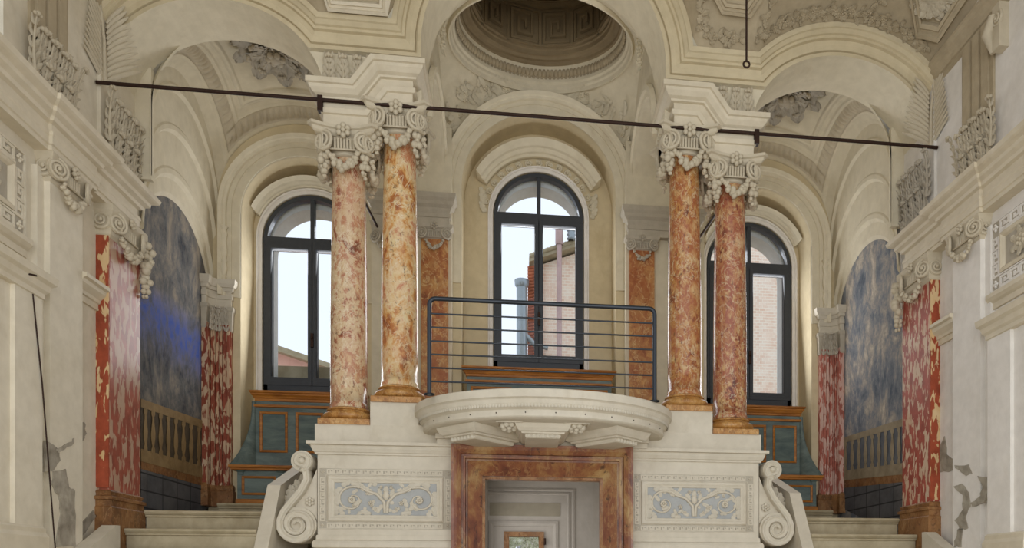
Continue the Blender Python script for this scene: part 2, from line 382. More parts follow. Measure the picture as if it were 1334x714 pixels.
def sweep2d(mb, path, prof, f, closed=False):
    """profile (offset to the left of the path, d) along a 2D path with mitres; f(x,y,d)->3D"""
    n = len(path); dirs = []
    for i in range(n):
        def e(a, b): return (V(path[b % n]) - V(path[a % n])).normalized()
        if closed: e1, e2 = e(i - 1, i), e(i, i + 1)
        else: e1 = e(i - 1, i) if i > 0 else e(0, 1); e2 = e(i, i + 1) if i < n - 1 else e1
        n1, n2 = V((-e1.y, e1.x)), V((-e2.y, e2.x)); m = n1 + n2; dirs.append(m / max(.15, m.dot(n1)))
    rows = [[f(path[i][0] + dirs[i].x * o, path[i][1] + dirs[i].y * o, d) for o, d in prof] for i in range(n)]
    mb.grid(rows, closed, False, False)
    if not closed: mb.poly(rows[0]); mb.poly(rows[-1])
    return mb
def frame_rect(mb, x0, x1, z0, z1, prof, f):
    return sweep2d(mb, [(x0, z0), (x0, z1), (x1, z1), (x1, z0)], prof, f, True)
def arc(cx, cz, a, b, t0, t1, n): return [(cx + a * cos(t0 + (t1 - t0) * k / n), cz + b * sin(t0 + (t1 - t0) * k / n)) for k in range(n + 1)]

SIDE = {-1: 'left', 1: 'right'}

# ------------------------------------------------------------------ camera, daylight, added fill lamps
F_, CX_, CY_ = 1000., 806.443, 755.06
PS = radians(7.4283); CAMX = -0.2533
def atX(u, v, X):       # the point of the plane x = X seen at (u, v) of the 1334 x 714 photograph
    a, b = (u - CX_) / F_, (CY_ - v) / F_
    r = (cos(PS) * a + sin(PS), -sin(PS) * a + cos(PS), b); t = (X - CAMX) / r[0]
    return V((X, r[1] * t, r[2] * t))
def atY(u, v, Y):
    a, b = (u - CX_) / F_, (CY_ - v) / F_
    r = (cos(PS) * a + sin(PS), -sin(PS) * a + cos(PS), b); t = Y / r[1]
    return V((CAMX + r[0] * t, Y, r[2] * t))
cam = bpy.data.cameras.new('camera'); co = bpy.data.objects.new('camera', cam); COL.objects.link(co)
cam.sensor_width = 36; cam.lens = 36 * F_ / 1334; cam.shift_x = (667 - CX_) / 1334; cam.shift_y = (CY_ - 357) / 1334
co.location = (CAMX, 0, 0); co.rotation_euler = (pi / 2, 0, -PS); cam.clip_end = 200; cam.clip_start = .05
SC.camera = co
SC.view_settings.view_transform = 'Standard'; SC.view_settings.look = 'None'; SC.view_settings.gamma = 1
SC.view_settings.use_curve_mapping = False; SC.view_settings.exposure = 0.0
SC.cycles.max_bounces = 10; SC.cycles.diffuse_bounces = 6; SC.cycles.caustics_reflective = False; SC.cycles.caustics_refractive = False
SC.cycles.sample_clamp_indirect = 6; SC.cycles.use_denoising = True
w = bpy.data.worlds.new('sky'); SC.world = w; w.use_nodes = True
bg = w.node_tree.nodes['Background']; bg.inputs[0].default_value = (.715, .76, .82, 1); bg.inputs[1].default_value = 1.42
def area(name, loc, rot, sx, sy, power, col=(1, 1, 1)):
    l = bpy.data.lights.new(name, 'AREA'); l.shape = 'RECTANGLE'; l.size = sx; l.size_y = sy; l.energy = power; l.color = col
    o = bpy.data.objects.new(name, l); COL.objects.link(o); o.location = loc; o.rotation_euler = rot; return o
area('added_rear_fill', (0, -4.0, .3), (radians(101), 0, 0), 9, 3.6, 355, (1, .965, .90))  # added fill lamp behind the camera, tilted up to lift hall and vault
for s in (-1, 0, 1):
    area('window_daylight', (s * 2.8, 9.885, 3.45 + (.4 if s == 0 else 0)), (radians(-100), 0, 0), 1.0, 2.0, 27, (.97, .98, 1))
area('added_passage_fill', (-.55, 8.1, .2), (0, radians(-90), 0), 1.2, 1.2, 10, (1, .98, .95))  # added fill lamp to brighten the passage; its side wall has no opening

# ------------------------------------------------------------------ floor and walls
struct('floor', MB().box(-4.6, 4.6, -8, 10.4, FLOOR - .2, FLOOR), M['floor'], 'pale stone floor of the hall below the gallery', 'floor')

XC, AC, BC, ZCS = 2.95, .92, .76, 4.46      # side arches: centre, half width, rise, spring
RC, ZCC, ZL = 1.155, 4.98, 4.85             # middle arch radius and centre, ledge between the arches
def arcade(o, n=36):
    a, b, R = AC + o, BC + o, RC + o
    t0 = pi if a <= .93 else pi - math.acos(.93 / a)
    t1 = math.asin(min(1, (ZL - ZCS + o) / b)); t2 = math.asin((ZL + o - ZCC) / R) if ZL + o > ZCC else 0
    L = arc(-XC, ZCS, a, b, t0, t1, n); xl, xr = L[-1][0], R * cos(pi - t2)
    L += [(xl + (xr - xl) * k / 6, ZL + o) for k in range(1, 6)]
    c_ = arc(0, ZCC, R, R, pi - t2, t2, n)
    L += [(-R, ZL + o)] + c_ + [(R, ZL + o)]
    right = [(-x, z) for x, z in L[:n + 6]][::-1]
    return L + right
Y0, Y1 = 7.35, 7.85
mb = MB()
base = arcade(0)
mb.grid([[(x, Y0 - .05, z) for x, z in base], [(x, Y1, z) for x, z in base]], smooth=False)                       # intrados
mb.grid([[(x, Y1, z) for x, z in base], [(x, Y1, 6.9) for x, z in base]], smooth=False)
for s in (-1, 1):                                                                                  # spandrels and piers over the columns
    side = [(s * x, z) for x, z in arc(XC, ZCS, AC, BC, pi - math.asin((ZL - ZCS) / BC), pi, 10)]
    cen = [(s * RC, ZL - .02), (s * RC, ZL - .1)]
    pl = [(x, Y0, z) for x, z in side] + [(s * 2.03, Y0, 4.3), (s * RC, Y0, 4.3)] + [(x, Y0, z) for x, z in cen[::-1]]
    mb.poly(pl)
    mb.grid([[(x, Y0, z) for x, z in side + [(s * 2.03, 4.3)]], [(x, Y1, z) for x, z in side + [(s * 2.03, 4.3)]]])
    mb.grid([[(x, Y0, z) for x, z in cen + [(s * RC, 4.3)]], [(x, Y1, z) for x, z in cen + [(s * RC, 4.3)]]])
struct('wall_front', mb, M['vault'], 'plaster arcade wall with three arches between hall and gallery', 'wall')
prof = [(0, 7.30), (.035, 7.30), (.038, 7.325), (.05, 7.325), (.056, 7.30), (.10, 7.295), (.135, 7.275), (.142, 7.245), (.165, 7.245), (.172, 7.225), (.20, 7.20), (.207, 7.185), (.25, 7.18), (.25, 7.27)]
rows = [[(x, y, z) for x, z in arcade(o)] for o, y in prof]
mb = MB().grid(rows, smooth=False)
struct('trim_1', mb, M['arch'], 'moulded archivolt running over the three arches and the ledges between them', 'moulding')

# nave vault in front of the arcade
OUT = arcade(.25)
def zP(x):
    for (x0, z0), (x1, z1) in zip(OUT, OUT[1:]):
        if x0 <= x <= x1: return z0 + (z1 - z0) * ((x - x0) / (x1 - x0) if x1 > x0 else 0)
    return OUT[0][1]
def ceil(x, t):
    p = zP(max(-3.86, min(3.86, x))); zv = 5.2 + 1.5 * sqrt(max(0, 1 - (x / 3.97) ** 2))
    return V((x, 7.20 - t, p + (zv - p) * sin(pi / 2 * min(1, t / 2.3))))
def ceil_n(x, t):
    e = .02; a = ceil(x + e, t) - ceil(x - e, t); b = ceil(x, t + e) - ceil(x, max(0, t - e)); n = a.cross(b).normalized()
    return n if n.z < 0 else -n
xs = [-3.95 + 7.9 * k / 120 for k in range(121)]
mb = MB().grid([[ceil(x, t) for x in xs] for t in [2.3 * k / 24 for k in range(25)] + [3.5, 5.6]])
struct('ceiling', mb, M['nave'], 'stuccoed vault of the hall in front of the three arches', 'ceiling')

def coffer(poly, width, lab, fill=None, name='ceiling_coffer'):
    """a moulded frame following a polygon drawn on the vault in (x, t)"""
    cx = sum(p[0] for p in poly) / len(poly); ct = sum(p[1] for p in poly) / len(poly)
    c = ceil(cx, ct); t = thing(name, c, lab, 'coffer', 'coffers of the hall vault')
    def ring(f, d):
        out = []
        for i, p in enumerate(poly):
            q = poly[(i + 1) % len(poly)]
            for k in range(6):
                x = p[0] + (q[0] - p[0]) * k / 6; tt = p[1] + (q[1] - p[1]) * k / 6
                x = cx + (x - cx) * f; tt = ct + (tt - ct) * f
                out.append(ceil(x, max(0, tt)) + ceil_n(x, max(.03, tt)) * d)
        return out
    fr = MB().grid([ring(1, 0), ring(1, .05), ring(1 - width * .3, .055), ring(1 - width * .35, .03), ring(1 - width * .6, .03), ring(1 - width * .7, .045), ring(1 - width, .04), ring(1 - width * 1.05, .004)], False, True, False)
    obj('moulded_frame', fr, M['cornice'] if 'foliage' in lab else M['nave'], t)
    if fill:
        m2 = MB(); fill(m2, cx, ct); obj('stucco_foliage', m2, M['stucco'], t)
    return t
def surfleaf(m, x, t, ang, L, W, lift=.01):
    n = ceil_n(x, max(.03, t)); e = V((1, 0, 0)); e = (e - n * e.dot(n)).normalized(); f = n.cross(e)
    leaf(m, ceil(x, max(0, t)) + n * lift, e * cos(ang) + f * sin(ang), n, L, W, .2, 3, 6)
def fill_foliage(m, cx, ct):
    for k in range(16):
        x = cx + random.uniform(-.2, .2); t = ct + random.uniform(-.12, .16)
        surfleaf(m, x, t, random.uniform(0, 6.28), random.uniform(.09, .16), .09)
        if k % 3 == 0: m.ball(ceil(x, t) + ceil_n(x, t) * .03, .03, 8, 5)
def fill_palm(m, cx, ct):
    for k in range(9): surfleaf(m, cx, ct - .16, -.9 + k * .62 / 1.6 + .55, .34 - abs(k - 4) * .03, .15)
    for k in range(7): surfleaf(m, cx, ct - .12, 3.6 + k * .4, .2, .12)
coffer([(-1.95, .02), (-1.43, .02), (-1.34, .55), (-2.13, .55)], .22, 'foliage filled coffer over the left column pair, framed in ivory moulding', fill_foliage)
coffer([(1.62, .20), (1.90, .20), (1.98, .30), (1.98, .62), (1.40, .62), (1.47, .32)], .34, 'plain coffer with cut corners over the right column pair')
coffer([(2.38, .26), (3.02, .26), (3.06, .75), (2.34, .75)], .24, 'rectangular coffer above the crown of the right side arch')
coffer([(3.30, .50), (3.62, .12), (3.80, .22), (3.84, .75), (3.6, .95), (3.25, .9)], .26, 'pointed coffer with a big leaf in the right corner of the vault', fill_palm)
coffer([(-3.66, .14), (-3.5, .14), (-3.38, .32), (-3.42, .65), (-3.75, .65), (-3.78, .3)], .26, 'small eight sided coffer in the left corner of the vault')
mb = MB()
def band(m, pts):
    for x, t in pts:
        n = ceil_n(x, max(.03, t)); a = random.uniform(0, 6.28)
        rosette(m, ceil(x, t), n, random.uniform(.026, .036), 5)
        for q in range(3): surfleaf(m, x + random.uniform(-.02, .02), t + random.uniform(-.01, .02), a + q * 2.1, .075, .05)
for pts, lab in (([(1.53 + .062 * k, .07) for k in range(6)], 'short band of stucco leaves along the ledge over the right column pair'),
                 ([(1.46 - .012 * k, .12 + .07 * k) for k in range(7)], 'band of stucco leaves climbing between the middle arch and the right plain coffer'),
                 ([(2.02 + .055 * k, .09 + .02 * sin(k * 2)) for k in range(32)], 'long band of small stucco leaves edging the vault over the right side arch'),
                 ([(2.06 + .012 * k, .20 + .085 * k) for k in range(6)], 'band of stucco leaves between the plain and the rectangular coffer'),
                 ([(3.17 - .0 * k, .22 + .08 * k) for k in range(7)], 'band of stucco leaves between the rectangular and the pointed coffer')):
    mb = MB(); band(mb, pts); obj('leaf_frieze', mb, M['nave'], None, lab, 'stucco frieze')

# side walls
def side_walls(s):
    S = SIDE[s]; mb = MB()
    mb.box(s * 3.72, s * 4.3, 5.42, 7.4, FLOOR, 3.12)             # lower wall with a door opening
    mb.box(s * 3.72, s * 4.3, 4.2, 5.42, 2.1, 3.12); mb.box(s * 3.72, s * 4.3, 2.5, 4.2, FLOOR, 3.12)
    mb.box(s * 3.89, s * 4.3, (5.98 if s < 0 else 5.1), 7.4, 3.12, 5.4)   # attic wall with a window opening
    mb.box(s * 3.89, s * 4.3, 2.5, 4.2, 3.12, 5.4); mb.box(s * 3.89, s * 4.3, 4.2, 5.98, 5.0, 5.4); mb.box(s * 3.89, s * 4.3, 4.2, 5.98, 3.12, 3.6)
    mb.box(s * 3.86, s * 4.3, 7.2, 7.86, FLOOR, 5.6)              # arcade pier
    mb.box(s * 3.852, s * 4.3, 7.86, 10.2, FLOOR, 6)             # gallery side
    return struct('wall_' + S, mb, M['wall' if s < 0 else 'cream'], '%s plaster %s wall of the hall and gallery' % ('cream' if s < 0 else 'pale', S), 'wall')
for s in (-1, 1): side_walls(s)

# back wall with three niches and window openings
YB, YN = 9.5, 9.95
def arch_outline(xc, hw, zb, zc, b=None, n=28):
    return [(xc - hw, zb)] + arc(xc, zc, hw, b or hw, pi, 0, n) + [(xc + hw, zb)]
def wall_hole(mb, x0, x1, z0, z1, out, Y):
    n = len(out)
    mb.poly([(x0, Y, z0), (out[0][0], Y, z0), (out[0][0], Y, z1), (x0, Y, z1)])
    mb.poly([(out[-1][0], Y, z0), (x1, Y, z0), (x1, Y, z1), (out[-1][0], Y, z1)])
    mb.grid([[(x, Y, z) for x, z in out[1:-1]], [(x, Y, z1) for x, z in out[1:-1]]], smooth=False)
    if out[0][1] > z0: mb.poly([(out[0][0], Y, z0), (out[-1][0], Y, z0), (out[-1][0], Y, out[0][1]), (out[0][0], Y, out[0][1])])
def reveal(mb, out, ya, yb): mb.grid([[(x, ya, z) for x, z in out], [(x, yb, z) for x, z in out]], smooth=False)
NI = [(-2.78, .71, 4.30), (0, .945, 4.79), (2.78, .71, 4.30)]
WI = [(-2.80, .59, 2.33, 4.19), (0, .585, 2.72, 4.667), (2.80, .59, 2.33, 4.19)]
mb = MB()
for (xc, hw, zc), (x0, x1) in zip(NI, ((-3.9, -1.48), (-1.48, 1.48), (1.48, 3.9))):
    o = arch_outline(xc, hw, FLOOR, zc); wall_hole(mb, x0, x1, FLOOR, 6.4, o, YB); reveal(mb, o, YB, YN)
for (xc, hw, zb, zs), (x0, x1) in zip(WI, ((-3.9, -1.6), (-1.6, 1.6), (1.6, 3.9))):
    o = arch_outline(xc, hw, zb, zs); wall_hole(mb, x0, x1, FLOOR + 2.9 if xc == 0 else FLOOR, 6.4, o, YN); reveal(mb, o + [o[0]], YN, 10.12)
struct('wall_back', mb, M['back'], 'plaster end wall of the gallery with three arched niches', 'wall')
mb = MB()
for (xc, hw, zb, zs) in WI:
    o = arch_outline(xc, hw - .045, zb + .0, zs - .05); wall_hole(mb, xc - .9, xc + .9, zb - .6, zs + 1.1, o, 10.13); reveal(mb, o + [o[0]], 10.13, 10.42)
struct('wall_outside', mb, M['outer'], 'white outer reveals round the three gallery windows', 'wall')

# mouldings of the niches
k = 2
for (xc, hw, zc) in NI:
    path = arch_outline(xc, hw, 3.3 if xc else 3.6, zc)
    ext = .2 if xc == 0 else .2
    pr = [(0, YB + .02), (0, 9.485), (.035, 9.48), (.09, 9.478), (.095, 9.465), (ext - .06, 9.46), (ext - .055, 9.43), (ext - .03, 9.42), (ext - .02, 9.40), (ext + .015, 9.38), (ext + .015, 9.5)]
    mb = sweep2d(MB(), path, pr, lambda x, z, d: (x, d, z))
    struct('trim_%d' % k, mb, M['vault'], 'stepped plaster archivolt round the %s window niche' % ('left' if xc < 0 else 'middle' if xc == 0 else 'right'), 'moulding'); k += 1

# hood mouldings, window surrounds
for i, (xc, hw, zb, zs) in enumerate(WI):
    nm = ('left', 'middle', 'right')[i]
    mb = MB(); o = arch_outline(xc, hw, zb, zs)
    sweep2d(mb, o, [(0, YN), (0, 9.93), (.02, 9.925), (.025, 9.935), (.04, 9.93), (.045, 9.91), (.06, 9.905), (.06, YN)], lambda x, z, d: (x, d, z))
    struct('trim_%d' % k, mb, M['cream'], 'slim plaster surround of the %s gallery window' % nm, 'moulding'); k += 1
    t0 = .5 if i == 1 else .42
    r0 = .755 if i == 1 else .655; ro = .895 if i == 1 else .705
    ar = arc(xc, zs, r0, r0, pi - t0, t0, 32); w_ = ro - r0
    mb = MB(); sweep2d(mb, ar, [(0, YN - .01), (0, 9.88), (.2 * w_, 9.87), (.25 * w_, 9.84), (.5 * w_, 9.81), (.55 * w_, 9.77), (.8 * w_, 9.73), (w_, 9.70), (w_, YN - .01)], lambda x, z, d: (x, d, z))
    h = obj('hood_moulding', mb, M['vault'], None, 'projecting arched hood moulding over the %s gallery window' % nm, 'hood moulding', 'hood mouldings over the windows')
    if i == 1:
        mb = MB()
        for q in range(15):
            a = radians(14 + q * 152 / 14); c = (xc + .69 * cos(a), 9.94, zs + .69 * sin(a)); tg = V((-sin(a), 0, cos(a)))
            spiral(mb, c, tg, (cos(a), 0, sin(a)), (0, -1, 0), .048, 1.5, 1 if q % 2 else -1, .24, .3, disc=False)
            leaf(mb, V(c) - tg * .05, tg + V((cos(a), 0, sin(a))) * .4, (0, -1, 0), .1, .05, .1, 2, 5)
        for q in (-1, 1):
            for z_ in (.02, .12, .2): leaf(mb, (q * .68, 9.93, zs + z_), (q * .5, 0, 1), (0, -1, 0), .15, .08, .2)
        obj('scroll_frieze', mb, M['vault'], None, 'stucco scroll band between hood and middle window', 'stucco frieze')

# windows
def window(n, xc, hw, zb, zs, lab):
    t = thing('window_%d' % n, (xc, 10.0, zb), lab, 'window', None, 'structure')
    hw -= .015; Y = 10.0
    o = arch_outline(xc, hw, zb, zs)
    fr = MB(); sweep2d(fr, o, [(0, Y - .05), (-.045, Y - .05), (-.045, Y + .05), (0, Y + .05), (0, Y - .05)], lambda x, z, d: (x, d, z))
    fr.box(xc - hw, xc + hw, Y - .05, Y + .05, zb, zb + .08)
    fr.box(xc - hw, xc + hw, Y - .055, Y + .05, zs - .05, zs + .045)
    fr.box(xc - .025, xc + .025, Y - .04, Y + .04, zs, zs + hw - .03)
    obj('window_frame', fr, M['frame'], t)
    for s in (-1, 1):
        c = MB(); x0, x1 = (xc - hw + .035, xc + .004) if s < 0 else (xc - .004, xc + hw - .035)
        frame_rect(c, x0, x1, zb + .075, zs - .045, [(0, Y - .06), (-.052, Y - .06), (-.06, Y - .045), (-.06, Y + .03), (0, Y + .03), (0, Y - .06)], lambda x, z, d: (x, d, z))
        c.box(x0 + .02, x1 - .02, Y - .058, Y + .03, zb + .08, zb + .17)
        cs = obj('casement', c, M['frame'], t)
        obj('pane', MB().box(x0 + .06, x1 - .06, Y - .006, Y + .0, zb + .17, zs - .11), M['glass'], cs)
        if s > 0: obj('window_latch', MB().box(xc - .012, xc + .02, Y - .085, Y - .055, zb + .55, zb + .72).ball((xc + .004, Y - .09, zb + .66), .018), M['iron'], cs)
    fl = [(x, z) for x, z in arc(xc, zs, hw - .04, hw - .04, 0, pi, 20)]
    obj('fanlight_pane', MB().extr(fl, lambda p: (p[0], Y - .004, p[1]), lambda p: (p[0], Y + .002, p[1])), M['glass'], t)
    return t
window(1, *WI[0][:1], WI[0][1], WI[0][2], WI[0][3], 'arched grey window behind the left columns looking on a pink gable')
window(2, *WI[1][:1], WI[1][1], WI[1][2], WI[1][3], 'arched grey window in the middle of the gallery over the railing')
window(3, *WI[2][:1], WI[2][1], WI[2][2], WI[2][3], 'arched grey window behind the right columns looking on a brick wall')

# gallery vaults
SXC, SYC, SZC, SR = 2.80, 8.66, 4.44, 1.265
for s in (-1, 1):
    n = 170; rows = []; qs = {}
    for i in range(n + 1):
        row = []
        for j in range(n + 1):
            dx = -.96 + 1.92 * i / n; dy = -.86 + 1.72 * j / n
            z = sqrt(max(.0001, SR * SR - dx * dx - dy * dy)); p = V((dx, dy, z)); nn = p.normalized()
            ax, ay = abs(dx) / .83, abs(dy) / .81; q = max(ax, ay); d = 0
            if .985 < q < 1.03: d = .022
            elif .83 < q <= .985:
                al = dy if ax > ay else dx
                d = .002 + .034 * abs(sin(al * pi / .07)) ** .8 * sin(pi * (q - .83) / .155)
            elif .80 < q <= .83: d = .02
            elif .715 < q < .735: d = .014
            elif .66 < q < .70: d = .02
            elif q <= .66: d = -.02
            qs[i, j] = q
            row.append((s * (SXC + dx - nn.x * d), SYC + dy - nn.y * d, SZC + z - nn.z * d))
        rows.append(row)
    va, bd = MB(), MB(); fl = [p for r in rows for p in r]
    for B_, inside in ((va, False), (bd, True)):
        ix = {}; vs, fs = [], []
        for i in range(n):
            for j in range(n):
                if (.835 < qs[i, j] <= .985) == inside:
                    fs.append([]) 
                    for a_, b_ in ((i, j), (i + 1, j), (i + 1, j + 1), (i, j + 1)):
                        if (a_, b_) not in ix: ix[a_, b_] = len(vs); vs.append(rows[a_][b_])
                        fs[-1].append(ix[a_, b_])
        B_.add(vs, fs, True)
    struct('trim_%d' % k, bd, M['stucco'], 'grey egg moulded square border of the %s gallery vault' % SIDE[s], 'moulding'); k += 1
    struct('ceiling_' + SIDE[s], va, M['vault'], '%s sail vault of the gallery with a square egg moulded border' % SIDE[s], 'ceiling')
    c = V((s * (SXC + .02), SYC - .1, SZC + SR - .06))
    t = thing('ceiling_rosette', c, 'big acanthus rosette at the crown of the %s gallery vault' % SIDE[s], 'rosette', 'vault rosettes')
    m = MB()
    for q in range(9):
        a = q * 2 * pi / 9 + .2
        leaf(m, c + V((cos(a) * .05, sin(a) * .05, -.01)), (cos(a), sin(a), -.1), (0, 0, -1), .40, .27, .16, 4, 16, ridge=.2)
    for r_, L, k_, z_ in ((.03, .24, 8, -.06),):
        for q in range(k_):
            a = q * 2 * pi / k_ + r_
            acanth(m, c + V((cos(a) * r_, sin(a) * r_, z_)), (cos(a), sin(a), -.12), (0, 0, -1), L, .17, .14)
    obj('leaves', m, M['greystucco'], t)
    m = MB(); m.ball(c + V((0, 0, -.1)), .07, 10, 7)
    for q in range(6): a = q * pi / 3; m.ball(c + V((cos(a) * .07, sin(a) * .07, -.12)), .035, 8, 5)
    obj('bud', m, M['greystucco'], t)

# lunettes over the frescoes on the gallery side walls
RINGS = [(4.44, .90, 3.715), (4.46, .865, 3.715), (4.45, .855, 3.73), (4.44, .845, 3.745), (4.27, .86, 3.75), (4.255, .855, 3.735), (4.23, .845, 3.735), (4.21, .835, 3.765), (3.86, .865, 3.77), (3.845, .86, 3.76), (3.81, .85, 3.76), (3.79, .84, 3.795), (3.42, .865, 3.80), (3.40, .86, 3.79), (3.36, .85, 3.79), (3.33, .84, 3.825), (3.16, .86, 3.83), (3.12, .85, 3.85)]
for s in (-1, 1):
    rows = []
    for zc, r, X in RINGS:
        rows.append([(s * X, SYC + .02 - y, z) for y, z in [(-r, .9)] + arc(0, zc, r, r, pi, 0, 40) + [(r, min(zc, 3.85) - .01)]])
    struct('wall_%s_return' % SIDE[s], MB().box(s * 3.715, s * 3.88, 7.80, 7.858, 3.8, 4.86), M['vault'], 'narrow plaster return between %s acanthus capital and fresco arch' % SIDE[s], 'wall')
    struct('trim_%d' % k, MB().grid(rows, smooth=False), M['vault'], 'receding plaster arches round the %s fresco' % SIDE[s], 'moulding'); k += 1

# transverse arches and piers between the middle and side bays
for s in (-1, 1):
    mb = MB()
    a1 = [(SYC + .82 * cos(t), 4.55 + .82 * sin(t)) for t in [pi * q / 28 for q in range(29)]]
    a2 = [(SYC + .83 * cos(t), 4.85 + 1.15 * sin(t)) for t in [pi * q / 28 for q in range(29)]]
    a3 = [(SYC + .86 * cos(t), 4.44 + .86 * sin(t)) for t in [pi * q / 28 for q in range(29)]]
    mb.grid([[(s * 1.87, y, z + .06) for y, z in a3], [(s * 1.86, y, z) for y, z in a1], [(s * 1.16, y, z) for y, z in a1], [(s * 1.15, y, z + .02) for y, z in a2]], smooth=False)
    mb.box(s * 1.05, s * 1.98, 9.36, 9.52, .8, 5.4)
    struct('wall_%s_bay' % SIDE[s], mb, M['vault'], 'plaster pier and cross arch between middle and %s bay' % SIDE[s], 'wall')
    mb = MB()
    sweep2d(mb, a1, [(0, 1.16), (-.0, 1.13), (-.05, 1.125), (-.06, 1.10), (-.11, 1.10), (-.12, 1.15)], lambda y, z, d: (s * d, y, z))
    struct('trim_%d' % k, mb, M['vault'], 'moulded edge of the %s cross arch beside the dome' % SIDE[s], 'moulding'); k += 1

# oval dome
DX, DY, DYC, ZD = 1.03, .83, 8.67, 6.02
mb = MB(); rows = []
nseg = 96
def bound(phi):      # the square under the dome
    c, sn = cos(phi), sin(phi); f = min(1.15 / max(1e-6, abs(c)), .84 / max(1e-6, abs(sn))); x, y = c * f, sn * f
    if abs(y + .84) < 1e-4: z = 4.98 + sqrt(max(0, 1.155 ** 2 - x * x))
    elif abs(abs(y) - .84) < 1e-4: z = 4.85 + sqrt(max(0, 1.15 ** 2 - x * x))
    else: z = 4.85 + 1.15 * sqrt(max(0, 1 - (y / .84) ** 2))
    return V((x, DYC + y, z))
for q in range(9):
    t = q / 8; row = []
    for i in range(nseg):
        ph = 2 * pi * i / nseg; A = bound(ph); B = V((DX * cos(ph), DYC + DY * sin(ph), ZD))
        p = A.lerp(B, t); p.z += .10 * sin(pi * t) * min(1, (B - A).length); row.append(p)
    rows.append(row)
mb.grid(rows, False, True)
struct('ceiling_pendentives', mb, M['vault'], 'four plaster pendentives carrying the oval dome', 'ceiling')
t = thing('dome', (0, DYC, ZD), 'oval coffered dome over the middle bay with Greek key drum', 'dome', None, 'structure')
obj('ring_moulding', MB().lathe([(1.02, -.02), (1.0, -.06), (.98, -.06), (.97, -.02), (.955, .0), (.95, .03), (.93, .05), (.925, .12), (.90, .15), (.89, .22), (.87, .24)], (0, DYC, ZD + .02), 96, 1.03, .83, False), M['vault'], t)
m = MB()
for q in range(120):
    a = 2 * pi * q / 120
    m.ball((DX * .915 * cos(a), DYC + DY * .915 * sin(a), ZD + .17), .034, 6, 4, (1, 1, 1.5))
    b = a + pi / 120
    leaf(m, (DX * .92 * cos(b), DYC + DY * .92 * sin(b), ZD + .1), (0, 0, 1), (-cos(b), -sin(b), -.3), .11, .05, .2, 2, 5)
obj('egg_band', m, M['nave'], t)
obj('drum_cornice', MB().lathe([(.88, .24), (.86, .25), (.855, .28), (.82, .285), (.80, .31), (.775, .315), (.77, .36), (.755, .37)], (0, DYC, ZD), 96, 1.03, .83, False), M['dome'], t)
obj('drum', MB().lathe([(.755, .37), (.75, .83), (.74, .85), (.70, .855), (.69, .89), (.66, .90)], (0, DYC, ZD), 96, 1.03, .83, False), M['dome'], t)
obj('cap', MB().lathe([(.68, .89), (.6, 1.06), (.45, 1.22), (.25, 1.32), (.02, 1.36)], (0, DYC, ZD), 64, 1.03, .83), M['domedark'], t)
for q in range(12):
    a = 2 * pi * (q + .5) / 12 + .0
    P = V((DX * .75 * cos(a), DYC + DY * .75 * sin(a), ZD + .395)); Nn = V((-cos(a) / DX, -sin(a) / DY, 0)).normalized(); A = V((Nn.y, -Nn.x, 0)); m = MB()
    hw = .17 + .02 * abs(sin(a)); H = .42
    L = [(-hw, .01), (hw, .01), (hw, H), (-hw, H), (-hw, .01)]
    for e_, (p0, p1) in enumerate(zip(L, L[1:])): seg(m, P, A, V((0, 0, 1)), Nn, p0, p1, .022, .036 + .002 * (e_ % 2))
    u = hw / 5.2
    K = [(-4, 1), (4, 1), (4, 9.5), (-2.6, 9.5), (-2.6, 3), (1.8, 3), (1.8, 7.2), (-.6, 7.2), (-.6, 5)]
    K = [(x * u, y * H / 10.6) for x, y in K]
    for e_, (p0, p1) in enumerate(zip(K, K[1:])): seg(m, P, A, V((0, 0, 1)), Nn, p0, p1, .028, .040 + .002 * (e_ % 2))
    obj('key_panel', m, M['dome'], t)
for s in (-1, 1):
    m = MB()
    for q in range(46):
        ph = (radians(52) + random.uniform(-.34, .3)); 
        ph = ph if s > 0 else pi - ph
        A = bound(ph); B = V((DX * cos(ph), DYC + DY * sin(ph), ZD)); f = random.uniform(.05, .62); p = A.lerp(B, f); p.z += .10 * sin(pi * f) * (B - A).length - .015
        nrm = (V((0, DYC, 5.2)) - p).normalized(); rr = V((random.uniform(-1, 1), random.uniform(-1, 1), random.uniform(-.2, 1)))
        rr = (rr - nrm * rr.dot(nrm)).normalized()
        leaf(m, p, rr, nrm, random.uniform(.1, .18), .07, .1, 3, 6, ridge=.2)
        if q % 4 == 0: rosette(m, p, nrm, .035, 5)
    obj('floral_relief', m, M['vault'], None, 'faint stucco flowers on the %s rear pendentive below the dome' % SIDE[s], 'stucco relief', 'pendentive reliefs')
    m = MB()
    for q in range(4):
        c = V((s * 1.06, DYC - .45 + .02 * q, 5.98 - .11 * q)); rosette(m, c, (-s, -.3, -.4), .07 - .006 * q, 6)
        leaf(m, c, (0, .2, -1), (-s, -.5, -.2), .12, .08, .3)
    obj('stucco_festoon', m, M['vault'], None, 'small hanging stucco festoon at the front of the dome ring, %s side' % SIDE[s], 'festoon', 'festoons beside the dome ring')

